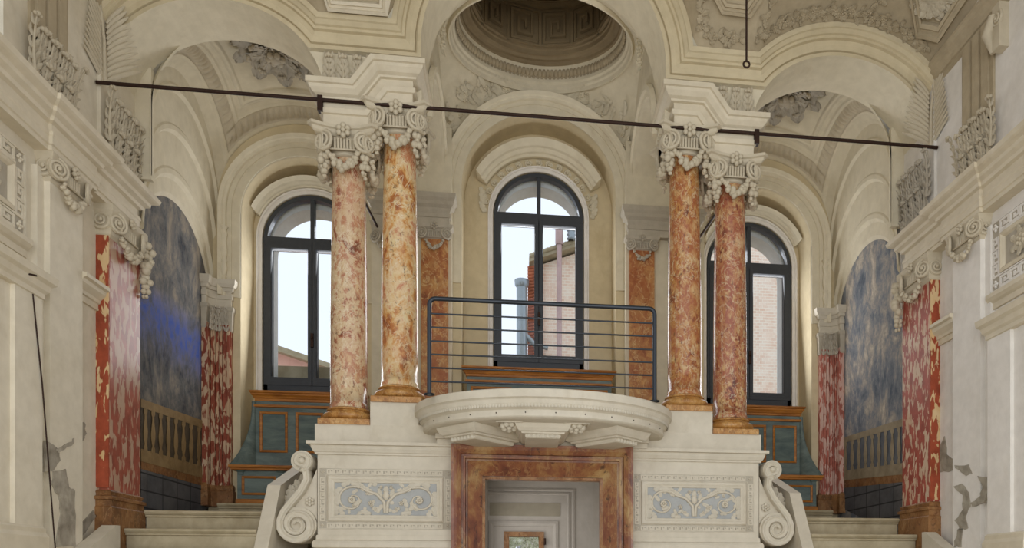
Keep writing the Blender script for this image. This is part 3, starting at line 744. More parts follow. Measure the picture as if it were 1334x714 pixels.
# ------------------------------------------------------------------ columns
def ionic_face(parent, mat, c, a, nn, hw, R, zv, out, zr, rr, peg=5, sagw=.15, sag=.12, gr=.032, side_name=''):
    """one face of a capital: two volutes, a rosette, pegs and a garland"""
    c, a, nn = V(c), V(a), V(nn)
    for h in (-1, 1):
        m = MB(); n2 = (nn + a * h * .45).normalized(); a2 = V((0, 0, 1)).cross(n2)
        spiral(m, c + a * h * hw + nn * out + V((0, 0, zv)), a2, (0, 0, 1), n2, R, 2.3, h if a2.dot(a) > 0 else -h, .17, .42)
        obj('volute', m, mat, parent)
    m = MB(); rosette(m, c + nn * (out + .02) + V((0, 0, zr)), nn, rr, 6); obj('rosette', m, mat, parent)
    m = MB()
    for q in range(peg):
        x = (q - (peg - 1) / 2) * hw * 1.1 / peg
        m.tube([c + a * x + nn * out * .93 + V((0, 0, zv - .55 * R)), c + a * x + nn * (out * .98) + V((0, 0, zv + .35 * R))], R * .13, 6); m.ball(c + a * x + nn * out * .98 + V((0, 0, zv + .35 * R)), R * .16, 6, 4)
    m.tube([c + a * x * hw + nn * out * .95 + V((0, 0, zv - .55 * R)) for x in (-.75, -.4, 0, .4, .75)], R * .1, 6)
    obj('peg_row', m, mat, parent)
    m = MB(); swag(m, c + a * -sagw + nn * out + V((0, 0, zv - .6 * R)), c + a * sagw + nn * out + V((0, 0, zv - .6 * R)), sag, nn, gr, 12); obj('garland', m, mat, parent)
PL_L = ['outer marble column of the left pair, standing directly on the white slab', 'inner marble column of the left pair, raised on a white block beside the balcony',
        'inner marble column of the right pair, raised on a white block beside the balcony', 'outer marble column of the right pair, standing directly on the white slab']
CZ, CY_C = 1.402, 7.405
col0 = thing('marble_column', (-1.82, CY_C, CZ), PL_L[0], 'column', 'marble columns of the gallery front')
O = V((-1.82, CY_C, CZ))
def at0(m): m.v = [(p[0] + O.x, p[1] + O.y, p[2] + O.z) for p in m.v]; return m
obj('plinth', at0(MB().stack(rect(-.226, .226, -.226, .226), [(0, 0), (0, .048), (-.006, .054)])), M['base'], col0)
tor = [(.20, .054)] + [(.196 + .036 * cos(a), .092 + .036 * sin(a)) for a in [-pi / 2 + pi * q / 10 for q in range(11)]] + [(.19, .132), (.188, .14), (.18, .146)] + [(.178 + .016 * cos(a), .158 + .012 * sin(a)) for a in [-pi / 2 + pi * q / 8 for q in range(9)]] + [(.172, .172)]
obj('base', at0(MB().lathe(tor, n=56)), M['base'], col0)
sh = [(.178, .172), (.17, .2), (.165, .24)] + [(.165 - .024 * max(0, (t - .3) / .7) ** 1.4, .24 + t * 2.225) for t in [q / 14 for q in range(15)]]
obj('shaft', at0(MB().lathe(sh, n=64)), M['marble'], col0)
cap = MB().lathe([(.135, 2.455), (.165, 2.46), (.17, 2.475), (.165, 2.49), (.168, 2.5), (.185, 2.56), (.2, 2.61)], n=48)
ab = []
for q in range(4):
    a = q * pi / 2 + pi / 4; d = V((cos(a), sin(a))); e = V((-sin(a), cos(a)))
    ab += [d * .40 - e * .03, d * .40 + e * .03]
    m_ = V((cos(a + pi / 4), sin(a + pi / 4))); b_ = a + pi / 2; d2 = V((cos(b_), sin(b_)))
    p0, p1 = d * .40 + e * .03, d2 * .40 - V((-sin(b_), cos(b_))) * .03
    for t in (.2, .4, .6, .8): ab.append(p0.lerp(p1, t) - m_ * .075 * 4 * t * (1 - t))
cap.stack([tuple(p) for p in ab], [(-.10, 2.60), (-.05, 2.612), (-.03, 2.63), (-.02, 2.655), (0, 2.662), (0, 2.688)])
cp = obj('capital', at0(cap), M['stucco'], col0)
for q in range(4):
    nn = (0, -1, 0) if q == 0 else (1, 0, 0) if q == 1 else (0, 1, 0) if q == 2 else (-1, 0, 0); a = V((0, 0, 1)).cross(V(nn))
    ionic_face(cp, M['stucco'], O + V((0, 0, 2.545)), a, nn, .175, .098, .0, .205, .095, .072, 7, .15, .17, .042)
for q in range(4):
    a = q * pi / 2 + pi / 4; m = MB(); drop(m, O + V((cos(a) * .235, sin(a) * .235, 2.47)), .22, .042, (cos(a), sin(a), 0)); obj('fruit_drop', m, M['stucco'], cp)
for x, z, sc_, lab in ((-1.36, CZ + .212, 1.012, PL_L[1]), (1.36, CZ + .212, 1.012, PL_L[2]), (1.82, CZ, 1, PL_L[3])):
    c = copy_tree(col0); c.location = (x, CY_C, z); c.scale = (1, 1, sc_); c['label'] = lab
    for ch in c.children:
        if ch.name.startswith('shaft'):
            ch.data = ch.data.copy(); ch.data.materials[0] = M[{PL_L[1]: 'marblegold', PL_L[2]: 'marblebrown', PL_L[3]: 'marblered'}[lab]]

# entablature blocks over the column pairs
for s in (-1, 1):
    pr = [(0, 0), (0, .105), (.02, .11), (.028, .15), (.005, .155), (.005, .222), (.035, .225), (.04, .24), (.07, .255), (.10, .29), (.105, .315), (.125, .32), (.125, .365)]
    base_ = [(2.0, 7.8, 1, 0, 4.09, 0), (2.0, 7.2, 1, -1, 4.09, 0), (1.56, 7.2, 0, -1, 4.09, 1), (1.385, 7.2, 0, -1, 4.328, 1), (1.217, 7.2, -1, -1, 4.328, 0), (1.217, 7.86, -1, 0, 4.328, 0)]
    rows = [[(s * (x + dx * o + mt * h * .5), y + dy * o, z + h) for x, y, dx, dy, z, mt in base_] for o, h in pr]
    mb = MB().grid(rows, smooth=False)
    for r in (rows[0], rows[-1]):
        B = [(p[0], 7.8, p[2]) for p in r]
        mb.poly([r[0], r[1], r[2], B[2]]); mb.poly([r[2], r[3], B[3], B[2]]); mb.poly([r[3], r[4], r[5], B[3]])
    obj('entablature_block', mb, M['cornice'], None, 'stepped ivory entablature block over the %s pair of columns' % SIDE[s], 'entablature', 'entablature blocks')
    # acanthus frieze between block and ledge
    t = thing('acanthus_frieze', (s * 1.75, 7.33, 4.45), 'band of stucco acanthus leaves above the %s entablature block' % SIDE[s], 'stucco frieze', 'acanthus friezes over the columns')
    for q in range(5):
        m = MB(); acanth(m, (s * (1.48 + q * .125), 7.345, 4.50), (0, 0, 1), (0, -1, 0), .30, .15, .06); obj('leaf', m, M['stucco'], t)

# ------------------------------------------------------------------ pedestal, slab, balcony
XD, HD, HO = -.03, .557, .807          # doorway centre, half opening, half frame
for s in (-1, 1):
    mb = MB(); xi = XD + s * HO
    mb.box(xi - s * .1, s * 2.05, 7.2, 7.7, FLOOR, 1.2)
    pth = [(s * 2.05, 7.7), (s * 2.05, 7.2), (xi, 7.2)]
    P3 = [(o, z) for o, z in [(-.01, 1.126), (.018, 1.128), (.022, 1.145), (.03, 1.15), (.045, 1.18), (.05, 1.205), (.08, 1.21), (.08, 1.239), (0, 1.24)]]
    rows = []
    for o, z in P3: rows.append([(s * (2.05 + o), 7.7, z), (s * (2.05 + o), 7.2 - o, z), (xi, 7.2 - o, z)])
    mb.grid(rows, smooth=False)
    P4 = [(-.01, .402), (.01, .40), (.012, .36), (.03, .35), (.04, .33), (.04, .29), (.02, .28), (.02, FLOOR)]
    mb.grid([[(s * (2.05 + o), 7.7, z), (s * (2.05 + o), 7.2 - o, z), (xi, 7.2 - o, z)] for o, z in P4], smooth=False)
    obj('pedestal_wall', mb, M['white'], None, 'white stone pedestal on the %s of the marble doorway' % SIDE[s], 'pedestal', 'pedestals beside the doorway')
    # relief panel
    x0, x1 = (-2.038, -.865) if s < 0 else (.822, 2.0)
    t = thing('relief_panel', ((x0 + x1) / 2, 7.2, .45), 'white panel with blue scroll relief and Greek key border, %s of the doorway' % SIDE[s], 'relief panel', 'relief panels beside the doorway')
    f = lambda x, z, d: (x, 7.2 - d, z)
    m = MB(); zb, zt, h = .455, 1.006, .062
    frame_rect(m, x0, x1, zb, zt, [(0, 0), (0, .006), (-.006, .006), (-.006, 0)], f); frame_rect(m, x0 + .067, x1 - .067, zb + .067, zt - .067, [(0, 0), (0, .006), (.006, .006), (.006, 0)], f)
    g_ = MB(); frame_rect(g_, x0 + .004, x1 - .004, zb + .004, zt - .004, [(0, 0), (0, .002), (-.064, .002), (-.064, 0)], f); obj('border_ground', g_, M['relief'], t)
    A, B, Nn = V((1, 0, 0)), V((0, 0, 1)), V((0, -1, 0))
    fret(m, (x0 + .075, 7.2, zt - .052), A, B, Nn, x1 - x0 - .15, .036, 17, .0125, .009); fret(m, (x0 + .075, 7.2, zb + .014), A, B, Nn, x1 - x0 - .15, .036, 17, .0125, .009)
    fret(m, (x0 + .052, 7.2, zb + .075), B, -A, Nn, zt - zb - .15, .036, 6, .0125, .009); fret(m, (x1 - .014, 7.2, zb + .075), B, -A, Nn, zt - zb - .15, .036, 6, .0125, .009)
    for cx_ in (x0 + .034, x1 - .034):
        for cz_ in (zb + .034, zt - .034): rosette(m, (cx_, 7.2, cz_), Nn, .018, 4)
    obj('greek_key_border', m, M['white'], t)
    m = MB(); fx0, fx1, fz0, fz1 = x0 + .075, x1 - .075, zb + .068, zt - .068
    frame_rect(m, fx0, fx1, fz0, fz1, [(0, 0), (0, .012), (-.01, .022), (-.03, .024), (-.045, .016), (-.06, .012), (-.064, .0)], f)
    obj('inner_frame', m, M['white'], t)
    bx0, bx1, bz0, bz1 = fx0 + .06, fx1 - .06, fz0 + .06, fz1 - .06
    obj('blue_ground', MB().box(bx0, bx1, 7.197, 7.21, bz0, bz1), M['blue'], t)
    m = MB(); cx_, cz_ = (bx0 + bx1) / 2, (bz0 + bz1) / 2; hh = (bz1 - bz0) / 2; W_ = (bx1 - bx0) / 2
    for h in (-1, 1):
        O2 = V((cx_ + h * W_ * .66, 7.193, cz_ - .01))
        pts_, rad = [], []
        st = [(cx_ + h * .01, cz_ - hh * .85), (cx_ + h * .015, cz_ - hh * .2), (cx_ + h * W_ * .18, cz_ + hh * .3), (cx_ + h * W_ * .38, cz_ + hh * .5), (cx_ + h * W_ * .55, cz_ + hh * .82)]
        for i in range(len(st) - 1):
            for q in range(4): pts_.append(V((st[i][0] + (st[i + 1][0] - st[i][0]) * q / 4, 7.193, st[i][1] + (st[i + 1][1] - st[i][1]) * q / 4)))
        for q in range(34):
            a = pi / 2 + .5 - (q / 33) * 3.6 * pi * .62; r = hh * (.86 - .62 * q / 33)
            pts_.append(O2 + V((h * cos(a) * r * 1.1, 0, sin(a) * r)))
        n_ = len(pts_); m.tube(pts_, [.016 - .010 * i / n_ for i in range(n_)], 6)
        rosette(m, O2, Nn, .036, 8); rosette(m, (cx_ + h * W_ * .3, 7.193, cz_ - hh * .25), Nn, .024, 5); rosette(m, (cx_ + h * W_ * .2, 7.193, cz_ - hh * .6), Nn, .018, 5); rosette(m, (cx_ + h * W_ * .1, 7.193, cz_ + hh * .72), Nn, .02, 5)
        for (lx, lz, an, L_) in ((.5, .8, .4, .12), (.86, .8, 2.6, .12), (.97, .5, 4.6, .14), (.97, -.1, 4.7, .14), (.9, -.62, 4.2, .1), (.42, .5, 1.0, .1), (.28, .4, .6, .1), (.5, -.8, 3.3, .1), (.12, -.8, .5, .08), (.34, .75, 2.2, .07), (.4, -.5, 5, .07), (.1, .15, 1.3, .08)):
            d = V((h * cos(an), 0, sin(an))); leaf(m, (cx_ + h * W_ * lx, 7.195, cz_ + hh * lz), d, Nn, L_, L_ * .5, .06, 3, 6, ridge=.14)
    for q in range(26):
        lx, lz = random.uniform(-.95, .95), random.uniform(-.85, .85); an = random.uniform(0, 6.28); L_ = random.uniform(.05, .09)
        if abs(lx) < .06: continue
        leaf(m, (cx_ + W_ * lx, 7.195, cz_ + hh * lz), (cos(an), 0, sin(an)), Nn, L_, L_ * .55, .06, 2, 5, ridge=.16)
        if q % 4 == 0: rosette(m, (cx_ + W_ * lx, 7.195, cz_ + hh * lz), Nn, .016, 5)
    m.lathe([(.0, -.04), (.02, -.03), (.034, .0), (.02, .03), (.03, .04)], (cx_, 7.193, cz_ + hh * .2), 12, 1, .5); leaf(m, (cx_, 7.195, cz_ + hh * .35), (0, 0, 1), Nn, .07, .05, .1)
    obj('scroll_relief', m, M['white'], t)

obj('gallery_slab', MB().box(-2.074, 2.074, 7.2, 7.75, 1.2395, 1.402), M['white'], None, 'long white stone slab carrying the column pairs', 'slab')
for s in (-1, 1):
    obj('column_block', MB().box(s * 1.0, s * 1.592, 7.2, 7.72, 1.402, 1.6137), M['white'], None, 'white block under the %s inner column' % SIDE[s], 'plinth block', 'blocks under the inner columns')

# balcony: half oval slab on corbels
t = thing('balcony', (-.005, 7.15, 1.24), 'half oval white balcony over the doorway on three corbels', 'balcony')
def oval(g, n=64): return [(-.008 + (1.185 - g) * cos(pi + pi * q / n), 7.2 + (.95 - g) * sin(pi + pi * q / n)) for q in range(n + 1)]
pr = [(.1, 1.552), (.005, 1.552), (0, 1.545), (0, 1.485), (.012, 1.478), (.02, 1.47), (.03, 1.44), (.05, 1.41), (.06, 1.405), (.075, 1.395), (.075, 1.345), (.085, 1.335), (.11, 1.325), (.2, 1.318)]
mb = MB().grid([[(x, y, z) for x, y in oval(g)] for g, z in pr], smooth=False)
mb.poly([(x, y, 1.552) for x, y in oval(.1)]); mb.poly([(x, y, 1.318) for x, y in oval(.2)])
obj('slab', mb, M['white'], t)
m = MB(); ov = oval(.028, 130)
for (x, y), (x2, y2) in zip(ov, ov[1:]):
    tg = V((x2 - x, y2 - y, 0)).normalized(); nn = V((tg.y, -tg.x, 0)); leaf(m, V((x, y, 1.41)) - nn * .012, (0, 0, 1), nn, .062, .03, .1, 2, 5, ridge=.3)
obj('leaf_moulding', m, M['white'], t)
for cx_, rot in ((-.05, 0), (-.62, -.75), (.58, .75)):
    m = MB(); ca, sa = cos(rot), sin(rot)
    R_ = lambda x, y: (cx_ + ca * x - sa * y, 6.88 + sa * x + ca * y); yf = -.40 if rot == 0 else -.26
    pl = [R_(-.24, yf), R_(.24, yf), R_(.24, .4), R_(-.24, .4)]
    m.stack(pl, [(-.10, 1.205), (-.09, 1.215), (-.09, 1.235), (-.06, 1.24), (-.055, 1.252), (-.035, 1.258), (-.015, 1.285), (-.005, 1.31), (0, 1.322)])
    for q in range(7):
        x, y = R_(-.12 + .04 * q, yf + .085); leaf(m, (x, y, 1.208), (0, 0, 1), (0, -1, 0), .035, .03, .1, 2, 4, ridge=.3)
    obj('corbel', m, M['white'], t)
for cx_ in (-.335, .235):
    m = MB(); pl = rect(cx_ - .11, cx_ + .11, 6.46, 6.70)
    m.stack(pl, [(0, 1.319), (0, 1.312), (-.02, 1.312), (-.02, 1.318)], bottom=False, top=False); rosette(m, (cx_, 6.58, 1.318), (0, -.3, -1), .085, 7, (0, 1, 0))
    obj('soffit_flower', m, M['white'], t)
m = MB(); m.box(-.99, .94, 7.10, 7.2, 1.228, 1.274); m.box(-1.0, .95, 7.07, 7.2, 1.274, 1.318)
obj('wall_moulding', m, M['white'], t)
m = MB()
for q in range(2, 13):
    a = pi + pi * q / 14 + .05; x, y = -.008 + 1.11 * cos(a), 7.2 + .875 * sin(a); m.ball((x, y, 1.372), .006, 6, 4)
obj('nail', m, M['iron'], t)

# railing
xr0, xr1, yr, zt = -1.0, .92, 6.6, 2.362
t = thing('balcony_railing', (-.04, yr, 1.552), 'dark grey steel railing with round top rail on the balcony', 'railing')
cr = .05
path = [(xr0, yr, 2.2), (xr0, yr, zt - cr)] + [(xr0 + cr - cr * cos(a), yr, zt - cr + cr * sin(a)) for a in (.4, .8, 1.2)] + [(xr0 + cr, yr, zt), (xr1 - cr, yr, zt)] + [(xr1 - cr + cr * sin(a), yr, zt - cr + cr * cos(a)) for a in (.4, .8, 1.2)] + [(xr1, yr, zt - cr), (xr1, yr, 2.2)]
obj('top_rail', MB().tube(path, .019, 12), M['rail'], t)
for x in (xr0, xr1): obj('post', MB().tube([(x, yr, 1.552), (x, yr, 2.2)], .019, 12).lathe([(.045, 0), (.045, .008), (.02, .01)], (x, yr, 1.552), 16), M['rail'], t)
for z in (2.235, 2.12, 2.005, 1.893, 1.78, 1.665): obj('rail_bar', MB().tube([(xr0, yr, z), (xr1, yr, z)], .0075, 8), M['rail'], t)

# doorway
t = thing('marble_doorframe', (XD, 7.2, FLOOR), 'mitred red and ochre marble frame round the doorway under the balcony', 'doorframe')
pth = [(XD - HD, FLOOR), (XD - HD, .955), (XD + HD, .955), (XD + HD, FLOOR)]
mb = MB(); sweep2d(mb, pth, [(0, 7.5), (0, 7.175), (.01, 7.17), (.125, 7.085), (.13, 7.12), (.145, 7.12), (.15, 7.095), (.168, 7.09), (.172, 7.115), (.185, 7.115), (.19, 7.085), (.225, 7.06), (.25, 7.05), (.272, 7.05), (.272, 7.2)], lambda x, z, d: (x, d, z))
obj('frame', mb, M['door'], t)
mb = MB(); sweep2d(mb, [(XD - HD + .025, FLOOR), (XD - HD + .025, .925), (XD + HD - .025, .925), (XD + HD - .025, FLOOR)], [(0, 7.2), (0, 7.17), (.026, 7.17), (.026, 7.2)], lambda x, z, d: (x, d, z)); obj('inner_bead', mb, M['brownbase'], t)
mb = MB(); X0, X1, ZC = XD - HD - .02, XD + HD + .3, 1.15
mb.box(X0 - .1, X0, 7.25, 9.2, FLOOR, ZC + .02); mb.box(X1, X1 + .1, 7.5, 9.2, FLOOR, ZC + .02); mb.box(X0 - .1, X1 + .1, 7.3, 9.3, ZC, ZC + .05)
wx0, wx1, wz = -.425, .035, .555
mb.box(X0 - .1, wx0, 9.0, 9.12, FLOOR, ZC); mb.box(wx1, X1 + .1, 9.0, 9.12, FLOOR, ZC); mb.box(wx0, wx1, 9.0, 9.12, wz, ZC); mb.box(wx0, wx1, 9.0, 9.12, FLOOR, -.5)
struct('wall_passage', mb, M['grey'], 'grey painted walls of the passage behind the marble doorway', 'wall')
t = thing('door_1', (-.18, 9.0, FLOOR), 'grey panelled doorcase at the end of the passage', 'doorcase', None, 'structure')
mb = MB()
for o_, zt_ in ((.0, 1.06), (.06, 1.02)):
    sweep2d(mb, [(-.65 + 0 * o_, FLOOR), (-.65, zt_), (.40 - o_, zt_), (.40 - o_, FLOOR)], [(0, 9.01), (0, 8.985), (-.02, 8.975), (-.035, 8.985), (-.035, 9.01)], lambda x, z, d: (x, d, z))
sweep2d(mb, [(-.60, FLOOR), (-.60, .68), (.20, .68), (.20, FLOOR)], [(0, 9.01), (0, 8.98), (-.03, 8.97), (-.06, 8.985), (-.065, 9.01)], lambda x, z, d: (x, d, z))
obj('casing', mb, M['grey'], t)
obj('lintel_panel', MB().box(-.589, .225, 8.992, 9.01, .74, .89), M['greydark'], t)
t = thing('passage_window', (-.195, 9.02, -.5), 'small brown framed window at the end of the passage with garden beyond', 'window')
mb = MB(); frame_rect(mb, wx0, wx1, -.5, wz, [(0, 9.05), (0, 8.97), (-.055, 8.97), (-.06, 8.99), (-.06, 9.05)], lambda x, z, d: (x, d, z)); obj('window_frame', mb, M['brownbase'], t)
obj('pane', MB().box(wx0 + .05, wx1 - .05, 9.02, 9.024, -.45, wz - .05), M['glass'], t)
obj('hinge', MB().tube([(wx1 + .01, 8.96, .40), (wx1 + .01, 8.96, .48)], .012, 8), M['iron'], t)

# ------------------------------------------------------------------ scroll consoles and stairs
for s in (-1, 1):
    S = SIDE[s]
    t = thing('scroll_console', (s * 2.22, 7.3, .33), 'white S shaped scroll console at the %s end of the pedestal' % S, 'scroll console', 'scroll consoles')
    U, L = V((s * 2.175, 1.06)), V((s * 2.215, .487)); ru, rl = .095, .165; cen = []
    for q in range(26):                                   # upper volute, unwinding
        f = q / 25; a = pi * (2.6 + .5) - f * pi * 3.1 + pi; r = ru * (.22 + .78 * f); cen.append((U.x + s * r * cos(a) * -1, U.y + r * sin(a)))
    a_end = pi
    pS = [(s * 2.085, 1.02), (s * 2.10, .9), (s * 2.165, .78), (s * 2.27, .69), (s * 2.35, .61)]
    low = []
    for q in range(34):
        f = q / 33; a = .55 - f * pi * 4.1; r = rl * (1 - .84 * f) ; low.append((L.x + s * r * cos(a), L.y + r * sin(a)))
    pathc = cen[:-2] + pS + low[1:]
    for _ in range(2): pathc = [pathc[0]] + [tuple((V(pathc[i - 1]) + 2 * V(pathc[i]) + V(pathc[i + 1])) / 4) for i in range(1, len(pathc) - 1)] + [pathc[-1]]
    mb = MB(); rows = []
    for i, p in enumerate(pathc):
        tg = (V(pathc[min(i + 1, len(pathc) - 1)]) - V(pathc[max(i - 1, 0)])).normalized(); nn = V((-tg.y, tg.x)); hw = .020 + .016 * min(1, abs(i - 12) / 24)
        if i > len(pathc) - 26: hw = .024 * (len(pathc) - i) / 26 + .012
        c = V(p); y0 = 7.13
        rows.append([(c.x + nn.x * o * hw, y, c.y + nn.y * o * hw) for o, y in ((1, 7.42), (1, y0 + .012), (.75, y0), (.35, y0 + .012), (0, y0 + .02), (-.35, y0 + .012), (-.75, y0), (-1, y0 + .012), (-1, 7.42))])
    mb.grid(rows, False, True, True); mb.poly(rows[0]); mb.poly(rows[-1])
    obj('scroll_band', mb, M['white'], t)
    m = MB(); m.disc((U.x, 7.4, U.y), (1, 0, 0), (0, 0, 1), (0, -1, 0), ru * .98, .24, 28); m.ball((U.x, 7.15, U.y), .03, 12, 8); obj('scroll_cheek', m, M['white'], t)
    m = MB(); m.disc((L.x, 7.4, L.y), (1, 0, 0), (0, 0, 1), (0, -1, 0), rl * .98, .225, 32); obj('scroll_cheek', m, M['white'], t)
    m = MB(); m.extr([(s * 2.06, 1.0), (s * 2.10, .9), (s * 2.16, .79), (s * 2.26, .70), (s * 2.3, .5), (s * 2.06, .45)], lambda p: (p[0], 7.22, p[1]), lambda p: (p[0], 7.42, p[1])); 
    rosette(m, (s * 2.12, 7.215, .70), (0, -1, 0), .045, 6)
    obj('web', m, M['white'], t)
    m = MB()
    for q in range(4): leaf(m, (s * (2.36 - .05 * q), 7.40, .66 + .05 * q), (-s * .25, 0, 1), (s * .5, -1, 0), .22, .13, .12, 4, 12, ridge=.25)
    obj('console_leaf', m, M['white'], t)
    mb = MB().extr([(8.2, 1.17), (7.30, .855), (6.95, .29), (6.6, -.27), (5.8, FLOOR), (8.2, FLOOR)], lambda p: (s * 2.395, p[0], p[1]), lambda p: (s * 2.51, p[0], p[1]))
    obj('stair_parapet', mb, M['white'], None, 'white sloping stone cheek wall between the %s scroll console and the steps' % S, 'parapet', 'stair parapets')
    t = thing('stone_staircase', (s * 3.0, 7.3, FLOOR), 'worn pale stone staircase climbing on the %s side of the gallery' % S, 'staircase', 'side staircases')
    for y, z, xo in ((7.03, .437, 3.585), (7.385, .623, 3.585), (8.96, .845, 3.55), (6.68, .25, 3.515), (6.33, .063, 3.515)):
        mb = MB(); xi = 2.515 if y < 8 else 1.95; y1 = y + .36 if y < 7.2 else (8.99 if y < 8 else 9.5); hh = FLOOR if y < 7.3 else z - .25
        pr = [(y + .03, hh), (y + .03, z - .06), (y + .012, z - .055), (y + .012, z - .042), (y, z - .036), (y - .012, z - .02), (y - .008, z - .004), (y, z), (y1, z), (y1, hh)]
        mb.extr(pr, lambda p: (s * xi, p[0], p[1]), lambda p: (s * xo, p[0], p[1])); obj('step', mb, M['step'], t)
    obj('kerb_block', MB().extr([(6.36, FLOOR), (6.36, .235), (6.77, .445), (6.82, .445), (6.82, FLOOR)], lambda p: (s * 3.52, p[0], p[1]), lambda p: (s * 3.635, p[0], p[1])), M['white'], None, 'white sloping kerb block at the foot of the %s wall' % S, 'kerb', 'kerb blocks')

struct('floor_gallery', MB().box(-1.95, 1.95, 7.7, 9.96, 1.19, 1.25), M['step'], 'raised stone floor of the middle bay behind the balcony', 'floor')

# ------------------------------------------------------------------ benches
def bench(xc, hw, zf, zs_, zt, Y, npan, wings, lab):
    t = thing('teal_bench', (xc, Y - .2, zf), lab, 'bench', 'painted benches of the gallery')
    r = lambda a, b, y0, y1: rect(a, b, y0, y1)
    obj('backrest', MB().box(xc - hw, xc + hw, Y, Y + .05, zs_, zt - .06), M['teal'], t)
    cr_ = MB().stack(r(xc - hw - .0, xc + hw + .0, Y, Y + .05), [(0, zt - .115), (.012, zt - .11), (.012, zt - .085), (.02, zt - .08), (.03, zt - .06), (.045, zt - .045), (.045, zt - .03), (.06, zt - .02), (.06, zt)])
    obj('cornice', cr_, M['gold'], t)
    obj('lower_fillet', MB().stack(r(xc - hw, xc + hw, Y, Y + .05), [(0, zt - .185), (.02, zt - .18), (.02, zt - .155), (0, zt - .15)]), M['gold'], t)
    pw = 2 * hw / npan
    for q in range(npan):
        x0 = xc - hw + pw * q + .045; x1 = x0 + pw - .09
        m = MB(); frame_rect(m, x0, x1, zs_ + .20, zt - .235, [(0, Y), (0, Y - .016), (-.008, Y - .02), (-.026, Y - .014), (-.03, Y)], lambda x, z, d: (x, d, z)); obj('panel_frame', m, M['gold'], t)
        obj('panel', MB().box(x0 + .03, x1 - .03, Y - .004, Y + .002, zs_ + .23, zt - .265), M['tealdark'], t)
    if wings:
        for h in (-1, 1):
            rows = []
            for q in range(15):
                f = q / 14; z = zs_ + (zt - .12 - zs_) * f; g = (1 - f) ** 2.3
                rows.append([(xc + h * (hw - .0), Y + .05, z), (xc + h * hw, Y - .004, z), (xc + h * (hw + .03 + .15 * g), Y - .03 - .30 * g, z), (xc + h * (hw + .05 + .15 * g), Y + .01 - .30 * g, z), (xc + h * (hw + .05), Y + .05, z)])
            obj('wing', MB().grid(rows, False, True), M['teal'], t)
    sw, yb = hw + (.17 if wings else .02), Y - .38
    obj('seat', MB().stack(r(xc - sw + .03, xc + sw - .03, yb + .03, Y + .05), [(0, zs_ - .055), (.012, zs_ - .05), (.015, zs_ - .035), (.03, zs_ - .025), (.03, zs_), (.0, zs_ + .004)]), M['gold'], t)
    obj('seat_back_rail', MB().box(xc - hw, xc + hw, Y - .03, Y + .01, zs_ + .004, zs_ + .02), M['tealdark'], t)
    bw = sw - .07
    obj('seat_box', MB().box(xc - bw, xc + bw, yb + .08, Y + .05, zf, zs_ - .05), M['teal'], t)
    obj('foot_rail', MB().stack(r(xc - bw, xc + bw, yb + .08, Y + .05), [(.015, zf), (.015, zf + .045), (0, zf + .055)]), M['gold'], t)
    n2 = 3; pw = 2 * bw / n2
    for q in range(n2):
        x0 = xc - bw + pw * q + .05; x1 = x0 + pw - .10; yy = yb + .08
        m = MB(); frame_rect(m, x0, x1, zf + .10, zs_ - .115, [(0, yy), (0, yy - .014), (-.008, yy - .018), (-.022, yy - .012), (-.026, yy)], lambda x, z, d: (x, d, z)); obj('seat_panel_frame', m, M['gold'], t)
    for q in range(n2 + 1):
        x = xc - bw + pw * q; x = max(xc - bw + .04, min(xc + bw - .04, x))
        obj('bracket', MB().stack(rect(x - .028, x + .028, yb + .065, yb + .09), [(-.008, zs_ - .10), (0, zs_ - .095), (0, zs_ - .075), (.018, zs_ - .056)]), M['teal'], t)
    return t
bench(-2.67, .595, .845, 1.27, 2.175, 9.33, 3, True, 'teal bench with ochre mouldings and flared wings under the left window')
bench(2.67, .595, .845, 1.27, 2.175, 9.33, 3, True, 'teal bench with ochre mouldings and flared wings under the right window')
bench(0, .875, 1.25, 1.68, 2.562, 9.40, 3, False, 'teal bench with ochre cornice under the middle window behind the railing')

